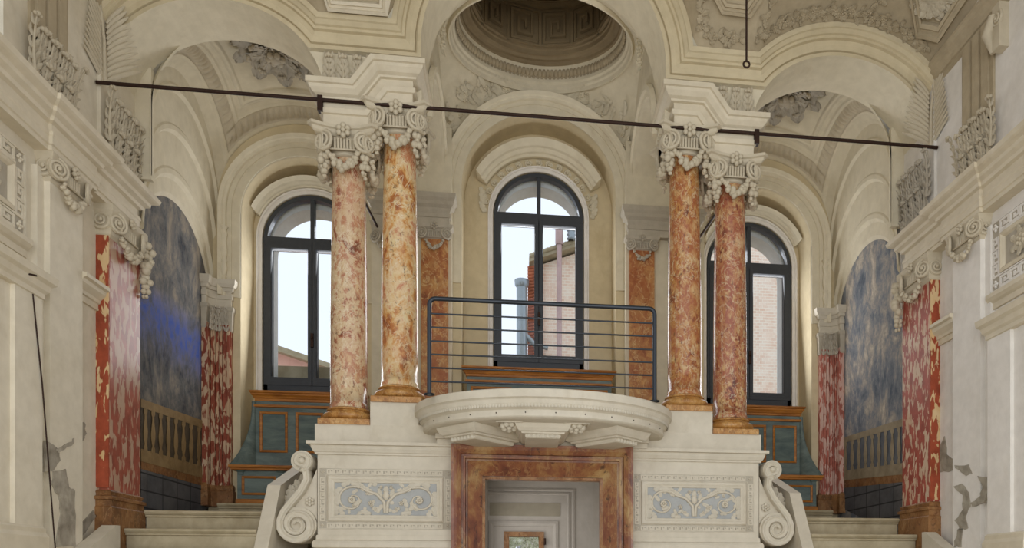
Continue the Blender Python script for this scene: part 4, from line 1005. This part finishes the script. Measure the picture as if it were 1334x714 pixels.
# ------------------------------------------------------------------ gallery pilasters
for s in (-1, 1):
    S = SIDE[s]
    t = thing('marble_pilaster', (s * 1.245, 9.34, 1.25), 'flat ochre marble pilaster on the %s of the middle window' % S, 'pilaster', 'ochre pilasters of the middle bay')
    obj('shaft', MB().box(s * 1.09, s * 1.40, 9.31, 9.36, 1.25, 4.06), M['pilaster'], t)
    cp = obj('capital', MB().stack(rect(s * 1.09, s * 1.40, 9.31, 9.36), [(0, 4.04), (.02, 4.06), (.03, 4.14), (.055, 4.16), (.06, 4.195), (.0, 4.2)]), M['greystucco'], t)
    ionic_face(cp, M['greystucco'], (s * 1.245, 9.31, 4.09), (1, 0, 0), (0, -1, 0), .14, .07, 0, .03, .08, .05, 7, .12, .13, .026)
    mb = MB(); mb.stack(rect(s * 1.07, s * 1.96, 9.28, 9.36), [(0, 4.2), (0, 4.28), (.012, 4.285), (.012, 4.33), (0, 4.335), (.01, 4.36), (.02, 4.39), (.05, 4.42), (.055, 4.46), (.075, 4.49), (.08, 4.545), (0, 4.55)])
    obj('impost_block', mb, M['greystucco'], None, 'moulded impost over the ochre pilaster on the %s' % S, 'impost', 'imposts of the middle bay')
    t = thing('scroll_capital', (s * 1.78, 9.34, 3.9), 'grey volute capital of the rear pier glimpsed between the %s columns' % S, 'capital', 'rear pier capitals')
    obj('block', MB().stack(rect(s * 1.62, s * 1.94, 9.32, 9.36), [(0, 4.0), (.02, 4.04), (.03, 4.14), (.05, 4.2)]), M['greystucco'], t)
    ionic_face(t, M['greystucco'], (s * 1.78, 9.32, 4.02), (1, 0, 0), (0, -1, 0), .14, .075, 0, .03, .08, .05, 5, .12, .13, .026)
    # corner pilaster, bent round the corner
    red = M['fluteL'] if s < 0 else M['fluteR']
    t = thing('fluted_pilaster', (s * 3.72, 9.4, .845), 'fluted red pilaster bent round the far %s corner beside the fresco' % S, 'pilaster', 'fluted corner pilasters')
    def bent(a, b, n=0):
        pl = [(3.86, 9.22 - 0), (3.80, 9.22), (3.80, 9.30), (3.70, 9.42), (3.53, 9.42), (3.53, 9.52), (3.86, 9.52)]
        return pl
    def sgn(pl): return [(s * x, y) for x, y in (pl if s > 0 else pl[::-1])]
    plan = bent(0, 0)
    plan = plan if s > 0 else plan
    fl = []
    P = [V((3.80, 9.30)), V((3.80, 9.37)), V((3.73, 9.44)), V((3.575, 9.44))]
    for i in range(3):
        a, b = P[i], P[i + 1]; e = (b - a).normalized(); nn = V((-e.y, e.x)); nn = nn if nn.dot(V((3.6, 9.2)) - a) > 0 else -nn
        for q in range(4):
            f0, f1, f2 = q / 4, (q + .62) / 4, (q + .66) / 4
            fl += [a.lerp(b, f0) + nn * .02, a.lerp(b, f1) + nn * .02, a.lerp(b, f2), a.lerp(b, (q + .96) / 4)]
    body = [tuple(p) for p in fl] + [(3.575, 9.52), (3.86, 9.52), (3.86, 9.30)]
    core = [(3.80, 9.30), (3.80, 9.37), (3.73, 9.44), (3.575, 9.44), (3.575, 9.52), (3.86, 9.52), (3.86, 9.30)]
    def pp(pl): 
        pl = [(s * x, y) for x, y in pl]; ar = sum(pl[i - 1][0] * pl[i][1] - pl[i][0] * pl[i - 1][1] for i in range(len(pl))); return pl if ar > 0 else pl[::-1]
    obj('fluted_shaft', MB().stack(pp(body), [(0, 1.0), (0, 2.95)]), red, t)
    obj('base', MB().stack(pp(core), [(.035, .845), (.035, 1.02), (.025, 1.03), (.03, 1.06), (.02, 1.09), (.0, 1.11)]), M['brownbase'], t)
    cp = obj('capital', MB().stack(pp(core), [(.0, 2.88), (.012, 2.9), (.012, 2.96), (.02, 3.1), (.03, 3.12), (.03, 3.16), (0, 3.17)]), M['greystucco'], t)
    for i in range(3):
        a, b = P[i], P[i + 1]; e = (b - a).normalized(); nn = V((-e.y, e.x)); nn = nn if nn.dot(V((3.6, 9.2)) - a) > 0 else -nn
        for q in range(2):
            c = a.lerp(b, (q + .5) / 2) + nn * .03; m = MB(); acanth(m, (s * c.x, c.y, 2.87), (0, 0, 1), (s * nn.x, nn.y, 0), .26, .09, .2, 4); obj('leaf', m, M['greystucco'], cp)
    obj('impost_block', MB().stack(pp(core), [(0, 3.17), (0, 3.25), (.012, 3.255), (.012, 3.31), (.0, 3.315), (.0, 3.34), (.02, 3.345), (.028, 3.38), (.045, 3.385), (.06, 3.42), (.065, 3.47), (.0, 3.475)]), M['white'], None, 'white moulded impost over the fluted pilaster in the far %s corner' % S, 'impost', 'corner imposts')
    m = MB(); x, y = s * 3.66, 9.44
    m.lathe([(.0, 3.52), (.03, 3.54), (.045, 3.62), (.03, 3.68), (.045, 3.70), (.03, 3.72), (.045, 3.8), (.035, 3.95), (.05, 4.02), (.03, 4.06), (.055, 4.10), (.0, 4.13)], (x, y, 0), 12)
    obj('stucco_finial', m, M['vault'], None, 'thin stucco finial standing on the far %s corner impost' % S, 'finial', 'corner finials')

# ------------------------------------------------------------------ frescoes
for s in (-1, 1):
    S = SIDE[s]; X = 3.845; c0 = (s * X, SYC, .86)
    t = thing('fresco', c0, ('dark blue sky fresco with painted balustrade on the left gallery wall' if s < 0 else 'grey cloudy sky fresco with painted balustrade on the right gallery wall'), 'fresco', 'balustrade frescoes')
    out = [(7.43, .62), (7.43, 3.1)] + arc(SYC + .02, 3.12, .85, .85, pi, 0, 30) + [(SYC + .87, .62)]
    obj('painted_sky', MB().extr(out, lambda p: (s * X, p[0], p[1]), lambda p: (s * (X + .01), p[0], p[1])), M['murL' if s < 0 else 'murR'], t)
    def quad(pts, d, mat, nm):
        P3 = [atX(u, v, s * (X - d)) for u, v in pts]; P3 = [V((s * (X - d), max(7.44, min(9.50, p.y)), p.z)) for p in P3]
        obj(nm, MB().add([tuple(p) for p in P3] + [(p.x + s * .003, p.y, p.z) for p in P3], [(0, 1, 2, 3), (7, 6, 5, 4), (0, 4, 5, 1), (1, 5, 6, 2), (2, 6, 7, 3), (3, 7, 4, 0)]), mat, t)
    if s < 0:
        top0, top1, bot0, bot1, u0, u1 = 519.5, 552, 597, 622, 184, 275
    else:
        top0, top1, bot0, bot1, u0, u1 = 545.5, 571, 614, 622, 1176, 1096
    L_ = lambda a, b, f: a + (b - a) * f
    quad([(u0, L_(top0, bot0, .1)), (u1, L_(top1, bot1, .1)), (u1, bot1), (u0, bot0)], .004, M['balusdark'] if s < 0 else M['balusblue'], 'painted_shade')
    quad([(u0, top0), (u1, top1), (u1, L_(top1, bot1, .14)), (u0, L_(top0, bot0, .14))], .009, M['balus' if s < 0 else 'balusR'], 'painted_handrail')
    quad([(u0, L_(top0, bot0, .84)), (u1, L_(top1, bot1, .84)), (u1, bot1 + 4), (u0, bot0 + 4)], .009, M['balus' if s < 0 else 'balusR'], 'painted_plinth')
    quad([(u0, bot0 + 4), (u1, bot1 + 4), (u1, bot1 + 14), (u0, bot0 + 14)], .007, M['brownbase'], 'painted_step')
    quad([(u0, bot0 + 14), (u1, bot1 + 14), (u1, 662), (u0, 700)], .006, M['tilefloor'], 'painted_tiles')
    for q in range(9):
        f = (q + .6) / 9.2; u = L_(u0, u1, f); a, b = L_(top0, top1, f), L_(bot0, bot1, f); hh = b - a; wd = 2.6 if s < 0 else 2.3
        pr = [(.9, .14), (.9, .2), (.45, .24), (.5, .32), (1.05, .52), (.95, .62), (.45, .74), (.9, .79), (.9, .85)]
        P3 = [atX(u + w_ * wd, a + hh * z_, s * (X - .012)) for w_, z_ in pr] + [atX(u - w_ * wd, a + hh * z_, s * (X - .012)) for w_, z_ in pr[::-1]]
        if min(p.y for p in P3) < 7.45 or max(p.y for p in P3) > 9.5: continue
        obj('painted_baluster', MB().extr([(p.y, p.z) for p in P3], lambda p: (s * (X - .012), p[0], p[1]), lambda p: (s * (X - .009), p[0], p[1])), M['balus' if s < 0 else 'balusR'], t)

# ------------------------------------------------------------------ side wall mouldings and pilasters
for s in (-1, 1):
    S = SIDE[s]
    pth = [(-4.0, 7.33), (-3.62, 7.33), (-3.62, 6.62), (-3.595, 6.62), (-3.595, 6.02), (-3.62, 6.02), (-3.62, 2.5)]
    pr = [(-.14, 3.10), (.0, 3.10), (.0, 3.135), (.012, 3.14), (.012, 3.19), (.02, 3.20), (.02, 3.225), (.0, 3.23), (.0, 3.29), (.03, 3.30), (.04, 3.325), (.075, 3.345), (.08, 3.375), (.115, 3.39), (.13, 3.40), (.14, 3.435), (-.3, 3.45)]
    mb = sweep2d(MB(), pth, pr, lambda x, y, d: (-s * x, y, d)); 
    struct('trim_%d' % k, mb, M['cornice'], 'ivory main cornice along the %s wall at capital height' % S, 'cornice'); k += 1
    pth = [(-3.89, 7.33), (-3.89, 2.5)]
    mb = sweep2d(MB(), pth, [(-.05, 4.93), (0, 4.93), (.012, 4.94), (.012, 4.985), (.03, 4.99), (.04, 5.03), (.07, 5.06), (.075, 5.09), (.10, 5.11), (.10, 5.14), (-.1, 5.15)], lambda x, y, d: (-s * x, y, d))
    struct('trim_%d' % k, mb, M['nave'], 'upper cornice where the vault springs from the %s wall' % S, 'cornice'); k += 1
    mb = sweep2d(MB(), [(-3.89, 7.2), (-3.89, 2.5)], [(-.02, 3.44), (.05, 3.44), (.05, 3.53), (.02, 3.56), (0, 3.56)], lambda x, y, d: (-s * x, y, d))
    struct('baseboard_' + S, mb, M['cornice'], 'low plinth of the attic above the %s main cornice' % S, 'plinth')
    # painted red pilaster
    t = thing('red_pilaster', (s * 3.64, 7.16, .3), ('tall rose mottled pilaster with rust edge beside the left staircase' if s < 0 else 'tall red mottled pilaster with spotted edge beside the right staircase'), 'pilaster', 'painted pilasters by the stairs')
    mat = M['redleft'] if s < 0 else M['red']
    obj('shaft', MB().box(s * 3.62, s * 3.72, 6.86, 7.32, .73, 2.86).box(s * 3.63, s * 3.72, 7.32, 7.40, .73, 2.86), mat, t)
    obj('edge_strip', MB().box(s * 3.622, s * 3.74, 6.846, 6.86, .76, 2.85), M['orange'], t)
    obj('base', MB().stack(rect(s * 3.62, s * 3.715, 6.86, 7.38), [(.03, -.1), (.03, .60), (.02, .61), (.02, .66), (.035, .665), (.035, .69), (.01, .70), (.02, .73), (0, .745)]), M['brownbase'], t)
    cp = obj('capital', MB().stack(rect(s * 3.62, s * 3.715, 6.86, 7.36), [(0, 2.84), (.02, 2.86), (.02, 2.93), (.03, 3.0), (.05, 3.05), (.05, 3.10), (0, 3.101)]), M['stucco'], t)
    ionic_face(cp, M['stucco'], (s * 3.62, 7.11, 2.97), (0, s, 0), (-s, 0, 0), .21, .09, 0, .035, .09, .05, 7, .19, .15, .035)
    m = MB(); spiral(m, (s * 3.67, 6.845, 2.97), (1, 0, 0), (0, 0, 1), (0, -1, 0), .085, 2.2, -s, .17, .4); obj('volute', m, M['stucco'], cp)
    m = MB(); drop(m, (s * 3.60, 7.42, 3.0), .45, .05, (-s, 0, 0)); obj('fruit_drop', m, M['stucco'], cp)
    # white pilaster nearer the hall
    t = thing('white_pilaster', (s * 3.68, 6.3, .5), 'flat cream pilaster with scroll capital on the %s hall wall' % S, 'pilaster', 'cream pilasters of the hall')
    obj('shaft', MB().box(s * 3.64, s * 3.72, 6.08, 6.50, FLOOR, 2.92).box(s * 3.68, s * 3.72, 6.0, 6.56, FLOOR, 2.98), M['wall'] if s < 0 else M['cream'], t)
    cp = obj('capital', MB().stack(rect(s * 3.64, s * 3.72, 6.08, 6.50), [(0, 2.90), (.015, 2.92), (.02, 2.98), (.04, 3.06), (.05, 3.10)]), M['stucco'], t)
    ionic_face(cp, M['stucco'], (s * 3.64, 6.29, 3.0), (0, s, 0), (-s, 0, 0), .19, .085, 0, .035, .07, .05, 7, .17, .13, .033)
    m = MB(); spiral(m, (s * 3.67, 6.07, 3.0), (1, 0, 0), (0, 0, 1), (0, -1, 0), .08, 2.2, -s, .17, .4); obj('volute', m, M['stucco'], cp)
    mb = sweep2d(MB(), [(-3.72, 6.845), (-3.72, 6.5)], [(-.02, 2.22), (.02, 2.22), (.02, 2.27), (.035, 2.275), (.04, 2.30), (.08, 2.34), (.085, 2.37), (.11, 2.38), (.11, 2.41), (-.02, 2.42)], lambda x, y, d: (-s * x, y, d))
    struct('trim_%d' % k, mb, M['cornice'], 'short dado cap between cream and red pilasters on the %s wall' % S, 'moulding'); k += 1
    # meander panel
    ye = 5.9 if s < 0 else 6.02; z0, z1 = 2.40, 3.0
    t = thing('meander_panel', (s * 3.71, ye - .45, z0), 'grey stucco panel with Greek key border high on the %s hall wall' % S, 'relief panel', 'meander panels of the hall')
    obj('ground', MB().box(s * 3.705, s * 3.73, ye - .9, ye, z0, z1), M['relief'], t)
    m = MB(); A, B, Nn = V((0, -1, 0)), V((0, 0, 1)), V((-s, 0, 0)); o = V((s * 3.706, ye, z0))
    fret(m, o + B * .03 + A * .13, A, B, Nn, .77, .075, 6, .02, .012); fret(m, o + B * (z1 - z0 - .105) + A * .13, A, B, Nn, .77, .075, 6, .02, .012)
    fret(m, o + A * .105 + B * .13, B, -A, Nn, z1 - z0 - .26, .075, 3, .02, .012)
    for z_ in (.065, z1 - z0 - .065): rosette(m, o + A * .065 + B * z_, Nn, .035, 4)
    for p, q in (((.012, .012), (.012, z1 - z0 - .012)), ((.012, .012), (.9, .012)), ((.012, z1 - z0 - .012), (.9, z1 - z0 - .012)), ((.125, .125), (.125, z1 - z0 - .125)), ((.125, .125), (.9, .125)), ((.125, z1 - z0 - .125), (.9, z1 - z0 - .125))): seg(m, o, A, B, Nn, p, q, .012, .014 + .002 * (p[0] == q[0]))
    obj('greek_key_border', m, M['wall'] if s < 0 else M['cream'], t)
    m = MB(); 
    f = lambda x, z, d: (s * (3.706 - d), ye - x, z0 + z)
    frame_rect(m, .135, .9, .135, z1 - z0 - .135, [(0, 0), (0, .02), (-.02, .03), (-.035, .02), (-.05, .0)], f); obj('inner_frame', m, M['cornice'], t)
    m = MB()
    for q in range(7): leaf(m, o + A * .40 + B * (z1 - z0) * .5 + Nn * .005, A * cos(q * .9) + B * sin(q * .9), Nn, .13, .08, .15, 3, 7, ridge=.25)
    rosette(m, o + A * .40 + B * (z1 - z0) * .5, Nn, .06, 6); obj('flower_relief', m, M['stucco'], t)
    mb = sweep2d(MB(), [(-3.72, ye + .02), (-3.72, 2.5)], [(-.01, 2.27), (.02, 2.27), (.02, 2.32), (.04, 2.335), (.06, 2.36), (.06, 2.395), (-.01, 2.4)], lambda x, y, d: (-s * x, y, d))
    struct('trim_%d' % k, mb, M['cornice'], 'narrow ledge under the %s meander panel' % S, 'moulding'); k += 1
    # door surround at the edge of the picture
    t = thing('door_surround', (s * 3.66, 5.7, FLOOR), 'cream doorcase with moulded cap at the near end of the %s hall wall' % S, 'doorcase', 'side doorcases')
    yq = 5.97
    obj('jamb', MB().box(s * 3.60, s * 3.72, 5.62, yq - .05, FLOOR, 2.06).box(s * 3.63, s * 3.72, 5.45, 5.62, FLOOR, 2.0), M['wall'] if s < 0 else M['cream'], t)
    obj('cap', MB().stack(rect(s * 3.60, s * 3.72, 5.3, yq - .05), [(0, 1.98), (.012, 1.985), (.012, 2.02), (.03, 2.04), (.04, 2.08), (.065, 2.10), (.07, 2.15), (0, 2.16)]), M['cornice'], t)
    obj('base', MB().stack(rect(s * 3.60, s * 3.72, 5.45, yq - .05), [(.03, FLOOR), (.03, .30), (.015, .33), (.015, .36), (0, .375)]), M['cornice'], t)
    # capitals of the attic: pier capital at the corner, strip capital over the cream pilaster
    def acanthus(nm, X, ya, yb, z0, z1, lab, grp, mat):
        t = thing(nm, (s * X, (ya + yb) / 2, z0), lab, 'acanthus capital', grp)
        obj('ledge', MB().stack(rect(s * (X - .05), s * (X + .02), ya, yb), [(0, z0 - .06), (.02, z0 - .05), (.02, z0 - .015), (-.01, z0)]), M['cornice'], t)
        n = 4; dy = (yb - ya) / n; H = z1 - z0
        for row, (zz, hh, off, cnt, o_) in enumerate(((.12, .80, .0, n, .012), (.0, .52, .5, n - 1, .03), (.46, .5, .5, n - 1, .025))):
            for q in range(cnt):
                m = MB(); acanth(m, (s * (X - o_), ya + dy * (q + .5 + off), z0 + H * zz), (0, 0, 1), (-s, 0, 0), H * hh, dy * 1.15, .10); obj('leaf', m, mat, t)
        for h, y in ((-1, ya + .02), (1, yb - .02)):
            m = MB(); acanth(m, (s * (X - .03), y, z0 + H * .3), (0, h * .12, 1), (-s, h * .3, 0), H * .70, dy, .14); obj('corner_leaf', m, mat, t)
        return t
    acanthus('acanthus_capital', 3.86, 7.24, 7.80, 3.66, 4.28, 'acanthus capital under the %s end of the front tie rod' % S, 'acanthus capitals by the tie rod', M['greystucco'] if s > 0 else M['stucco'])
    acanthus('acanthus_capital', 3.88, 6.22, 6.76, 3.62, 4.18, 'acanthus capital of the attic pilaster over the cream pilaster on the %s' % S, 'attic acanthus capitals', M['stucco'])
    obj('attic_pilaster', MB().box(s * 3.85, s * 3.9, 6.3, 6.40, 4.1, 4.95).box(s * 3.85, s * 3.9, 6.44, 6.54, 4.1, 4.95).box(s * 3.85, s * 3.9, 6.58, 6.68, 4.1, 4.95).box(s * 3.87, s * 3.9, 6.25, 6.73, 4.1, 4.95), M['nave'], None, 'fluted attic strip above its acanthus capital on the %s wall' % S, 'pilaster', 'attic pilasters')
    # palm leaves in the corner of arcade and wall
    t = thing('palm_ornament', (s * 3.86, 7.27, 4.36), 'stucco palm frond rising in the corner above the %s end of the tie rod' % S, 'stucco palm', 'corner palms')
    for q in range(12):
        f = q / 11; z = 4.38 + .50 * f; d = .80 - .45 * f
        m = MB(); leaf(m, (s * 3.845, 7.275, z), (-s * d, 0, 1 - .5 * d), (-s * .1, -1, 0), .30 - .08 * f, .05, .05, 1, 9, bend=-s * .32, ridge=.4); obj('front_leaf', m, M['stucco'], t)
        m = MB(); leaf(m, (s * 3.875, 7.24, z), (0, -d, 1 - .5 * d), (-s, -.1, 0), .30 - .06 * f, .05, .05, 1, 9, bend=s * .32, ridge=.4); obj('side_leaf', m, M['stucco'], t)
    m = MB(); m.tube([(s * 3.85, 7.25, 4.36), (s * 3.84, 7.22, 4.7), (s * 3.86, 7.2, 5.0)], [.02, .014, .008], 8); obj('rib', m, M['stucco'], t)
t = thing('scroll_bracket', (3.86, 6.2, 4.6), 'scrolled stucco bracket under the upper cornice on the right wall', 'bracket')
m = MB(); spiral(m, (3.82, 6.1, 4.80), (0, 1, 0), (0, 0, 1), (-1, 0, 0), .07, 2, 1, .2, .5); obj('volute', m, M['stucco'], t)
obj('stem', MB().box(3.80, 3.9, 6.06, 6.16, 4.55, 4.93).tube([(3.82, 6.16, 4.86), (3.78, 6.2, 4.72), (3.82, 6.18, 4.56)], [.05, .045, .02], 10), M['stucco'], t)

# bare patches where plaster has fallen
def patch(s, X, px, lab, y_=None):
    P3 = []
    for i, (u, v) in enumerate(px):
        u2, v2 = px[(i + 1) % len(px)]
        for f in (0, .33, .66):
            uu, vv = u + (u2 - u) * f, v + (v2 - v) * f
            if f: uu += random.uniform(-1.5, 1.5); vv += random.uniform(-1.5, 1.5)
            P3.append(atX(uu, vv, s * X))
    obj('bare_patch', MB().extr([(p.y, p.z) for p in P3], lambda p: (s * X, p[0], p[1]), lambda p: (s * (X + .02), p[0], p[1])), M['mortar'], None, lab, 'plaster damage', 'bare plaster patches')
patch(-1, 3.634, [(60, 574), (75, 584), (79, 600), (70, 613), (59, 615), (60, 595)], 'brownish bare patch on the edge of the left cream pilaster')
patch(-1, 3.632, [(74, 585), (92, 576), (97, 571), (97, 576), (84, 586), (76, 590)], 'thin slanting crack beside the left cream pilaster')
patch(-1, 3.714, [(103, 553), (110, 550), (113, 565), (108, 575), (103, 570)], 'small round hole in the plaster left of the rose pilaster')
patch(-1, 3.630, [(70, 614), (86, 611), (90, 634), (98, 640), (99, 672), (99, 712), (74, 713), (80, 670), (77, 645), (68, 630)], 'long grey patch of bare mortar low on the left wall')
patch(-1, 3.712, [(101, 690), (122, 665), (126, 672), (103, 703)], 'dark grey triangular patch above the left kerb block')
patch(1, 3.714, [(1230, 568), (1233, 592), (1243, 603), (1240, 613), (1222, 616), (1220, 592)], 'big bare patch of mortar beside the right cream pilaster')
patch(1, 3.634, [(1243, 606), (1262, 605), (1266, 617), (1258, 620), (1244, 610)], 'small flaked patch right of the big bare patch')
patch(1, 3.628, [(1273, 620), (1285, 622), (1287, 640), (1281, 655), (1266, 660), (1264, 655), (1277, 646), (1280, 634)], 'curved flaking seam on the right wall')
patch(1, 3.634, [(1242, 634), (1252, 630), (1262, 642), (1264, 660), (1258, 672), (1261, 688), (1250, 690), (1243, 678), (1254, 664), (1254, 645)], 'grey hook shaped patch low on the right wall')
patch(1, 3.634, [(1247, 690), (1254, 688), (1252, 713), (1243, 713)], 'grey streak at the bottom of the right wall')
patch(1, 3.712, [(1197, 662), (1212, 662), (1212, 696), (1197, 690)], 'bare stone patch above the right kerb block')

# ------------------------------------------------------------------ iron
def tubeobj(nm, path, r, mat, lab, cat, grp=None): return obj(nm, MB().tube(path, r, 10), mat, None, lab, cat, grp)
t = thing('tie_rod', (0, 7.172, 4.303), 'long rusty iron tie rod crossing the whole arcade in front of the columns', 'tie rod')
obj('rod', MB().tube([(-3.88, 7.172, 4.303), (3.88, 7.172, 4.303)], .016, 10), M['iron'], t)
for s in (-1, 1): obj('knuckle', MB().box(s * 2.02 - .022, s * 2.02 + .022, 7.15, 7.215, 4.20, 4.345), M['iron'], t)
for s in (-1, 1): tubeobj('cross_rod', [(s * 1.90, 7.7, 3.98), (s * 1.90, 9.4, 4.15)], .014, M['iron'], 'short black rod running back behind the %s column pair' % SIDE[s], 'tie rod', 'cross rods')
t = thing('hanging_rod', (1.61, 6.15, 4.24), 'thin iron rod with a ring hanging from the vault over the right columns', 'hanging rod')
zc_ = ceil(1.61, 7.20 - 6.15).z
obj('rod', MB().tube([(1.61, 6.15, 4.28), (1.61, 6.15, zc_ + .05)], .009, 8), M['iron'], t)
obj('ring', MB().tube([(1.61 + .026 * cos(a), 6.15, 4.255 + .026 * sin(a)) for a in [2 * pi * q / 18 for q in range(18)]], .008, 8, True), M['iron'], t)
p0 = atX(47, 358, -3.62); p1 = atX(66, 713, -3.62)
tubeobj('wall_cable', [p0 + V((.02, -.1, 0)), p0.lerp(p1, .4) + V((.03, -.05, 0)), p1 + V((.03, 0, 0)), V((-3.6, p1.y, FLOOR))], .005, M['iron'], 'thin black cable hanging down beside the left doorcase', 'cable')
t = thing('iron_hook', p0, 'rusty forged hook on top of the left doorcase', 'hook')
obj('arm', MB().tube([atX(30, 352, -3.6), atX(38, 357, -3.56), atX(46, 358, -3.55), atX(51, 363, -3.57)], .009, 8), M['iron'], t)
obj('spikes', MB().tube([atX(36, 350, -3.57), atX(38, 358, -3.56)], .007, 6).tube([atX(39, 349, -3.57), atX(38, 357, -3.56)], .006, 6), M['iron'], t)

# ------------------------------------------------------------------ outside the windows
t = thing('brick_house', (2.6, 15, FLOOR), 'old brick house with tiled roof edge seen through the middle and right windows', 'building')
hb = [(.12, FLOOR), (7.5, FLOOR), (7.5, 8.95), (.12, 6.1)]
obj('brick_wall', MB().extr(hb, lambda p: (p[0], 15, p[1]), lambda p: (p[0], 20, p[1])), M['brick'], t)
m = MB()
for q in range(15):
    f = q / 14
    for d in (0, 1): m.tube([(-.04 + 1.2 * f, 14.80 + d * .2, 6.19 + .462 * f), (-.04 + 1.2 * f + .10, 14.80 + d * .2, 6.24 + .462 * f)], .05, 8)
m.extr([(-.06, 6.08), (7.6, 9.03), (7.6, 9.15), (-.06, 6.2)], lambda p: (p[0], 14.78, p[1]), lambda p: (p[0], 20, p[1]))
obj('tiled_verge', m, M['step'], t)
m = MB()
for q in range(34):
    z = 4.0 + q * .062; m.tube([(-.08, 15.0, z), (.10, 14.95, z + .02), (.20, 14.95, z - .01)], .034, 7)
obj('tile_stack', m, M['tile'], t)
obj('downpipe', MB().tube([(-.20, 14.8, FLOOR), (-.20, 14.8, 5.6)], .10, 14).tube([(-.2, 14.8, 4.75), (.05, 14.8, 4.5), (.3, 14.8, 4.45)], .05, 10).lathe([(.10, 5.58), (.13, 5.62), (.14, 5.72), (.12, 5.73)], (-.2, 14.8, 0), 14), M['copper'], t)
obj('flue_pipe', MB().tube([(.51, 14.7, FLOOR), (.51, 14.7, 6.75)], .05, 14).lathe([(.065, 6.4), (.075, 6.42), (.075, 6.75), (.05, 6.8)], (.51, 14.7, 0), 14), M['fluepink'], t)
obj('white_quoin', MB().box(5.05, 5.35, 14.93, 15.02, FLOOR, 6.4), M['outer'], t)
obj('chimney_cowl', MB().lathe([(.05, 6.5), (.09, 6.52), (.06, 6.56), (.09, 6.6), (.06, 6.64), (.09, 6.68), (.0, 6.74)], (.74, 14.7, 0), 12), M['copper'], t)
t = thing('pink_house', (-6, 14.5, FLOOR), 'low pink house with sloping roof edge seen through the left window', 'building')
sl = (3.756 - 4.043) / (4.435 - 3.537)
hp = [(-6.0, FLOOR), (-2.6, FLOOR), (-2.6, 3.43), (-3.537, 3.72), (-4.4, 4.0), (-6, 4.5)]
obj('rendered_wall', MB().extr(hp, lambda p: (p[0], 14.3, p[1]), lambda p: (p[0], 17, p[1])), M['pink'], t)
obj('roof_edge', MB().extr([(-6.05, 4.50), (-2.5, 3.40), (-2.5, 3.48), (-6.05, 4.62)], lambda p: (p[0], 14.1, p[1]), lambda p: (p[0], 17, p[1])), M['step'], t)
obj('stone_parapet', MB().box(-3.6, -2.0, 10.46, 10.62, FLOOR, 2.78), M['step'], None, 'weathered stone parapet right outside the left window', 'parapet')
t = thing('garden_shrub', (-.4, 12.2, FLOOR), 'garden shrub with brightness painted into its leaves outside the passage window', 'shrub')
m = MB()
for q in range(260):
    p = V((random.gauss(-.3, .5), 12.2 + random.gauss(0, .4), random.uniform(-1.4, 1.0))); leaf(m, p, (random.uniform(-1, 1), random.uniform(-1, 0), random.uniform(-.3, 1)), (random.uniform(-.5, .5), -1, .3), .28, .14, .2, 1, 4)
obj('leaves', m, M['leaf'], t); obj('stem', MB().tube([(-.3, 12.2, FLOOR), (-.3, 12.2, .3)], [.05, .02], 8), M['brownbase'], t)
struct('ground', MB().box(-30, 30, 10.45, 60, FLOOR - .2, FLOOR), M['step'], 'pale yard outside the windows', 'ground')
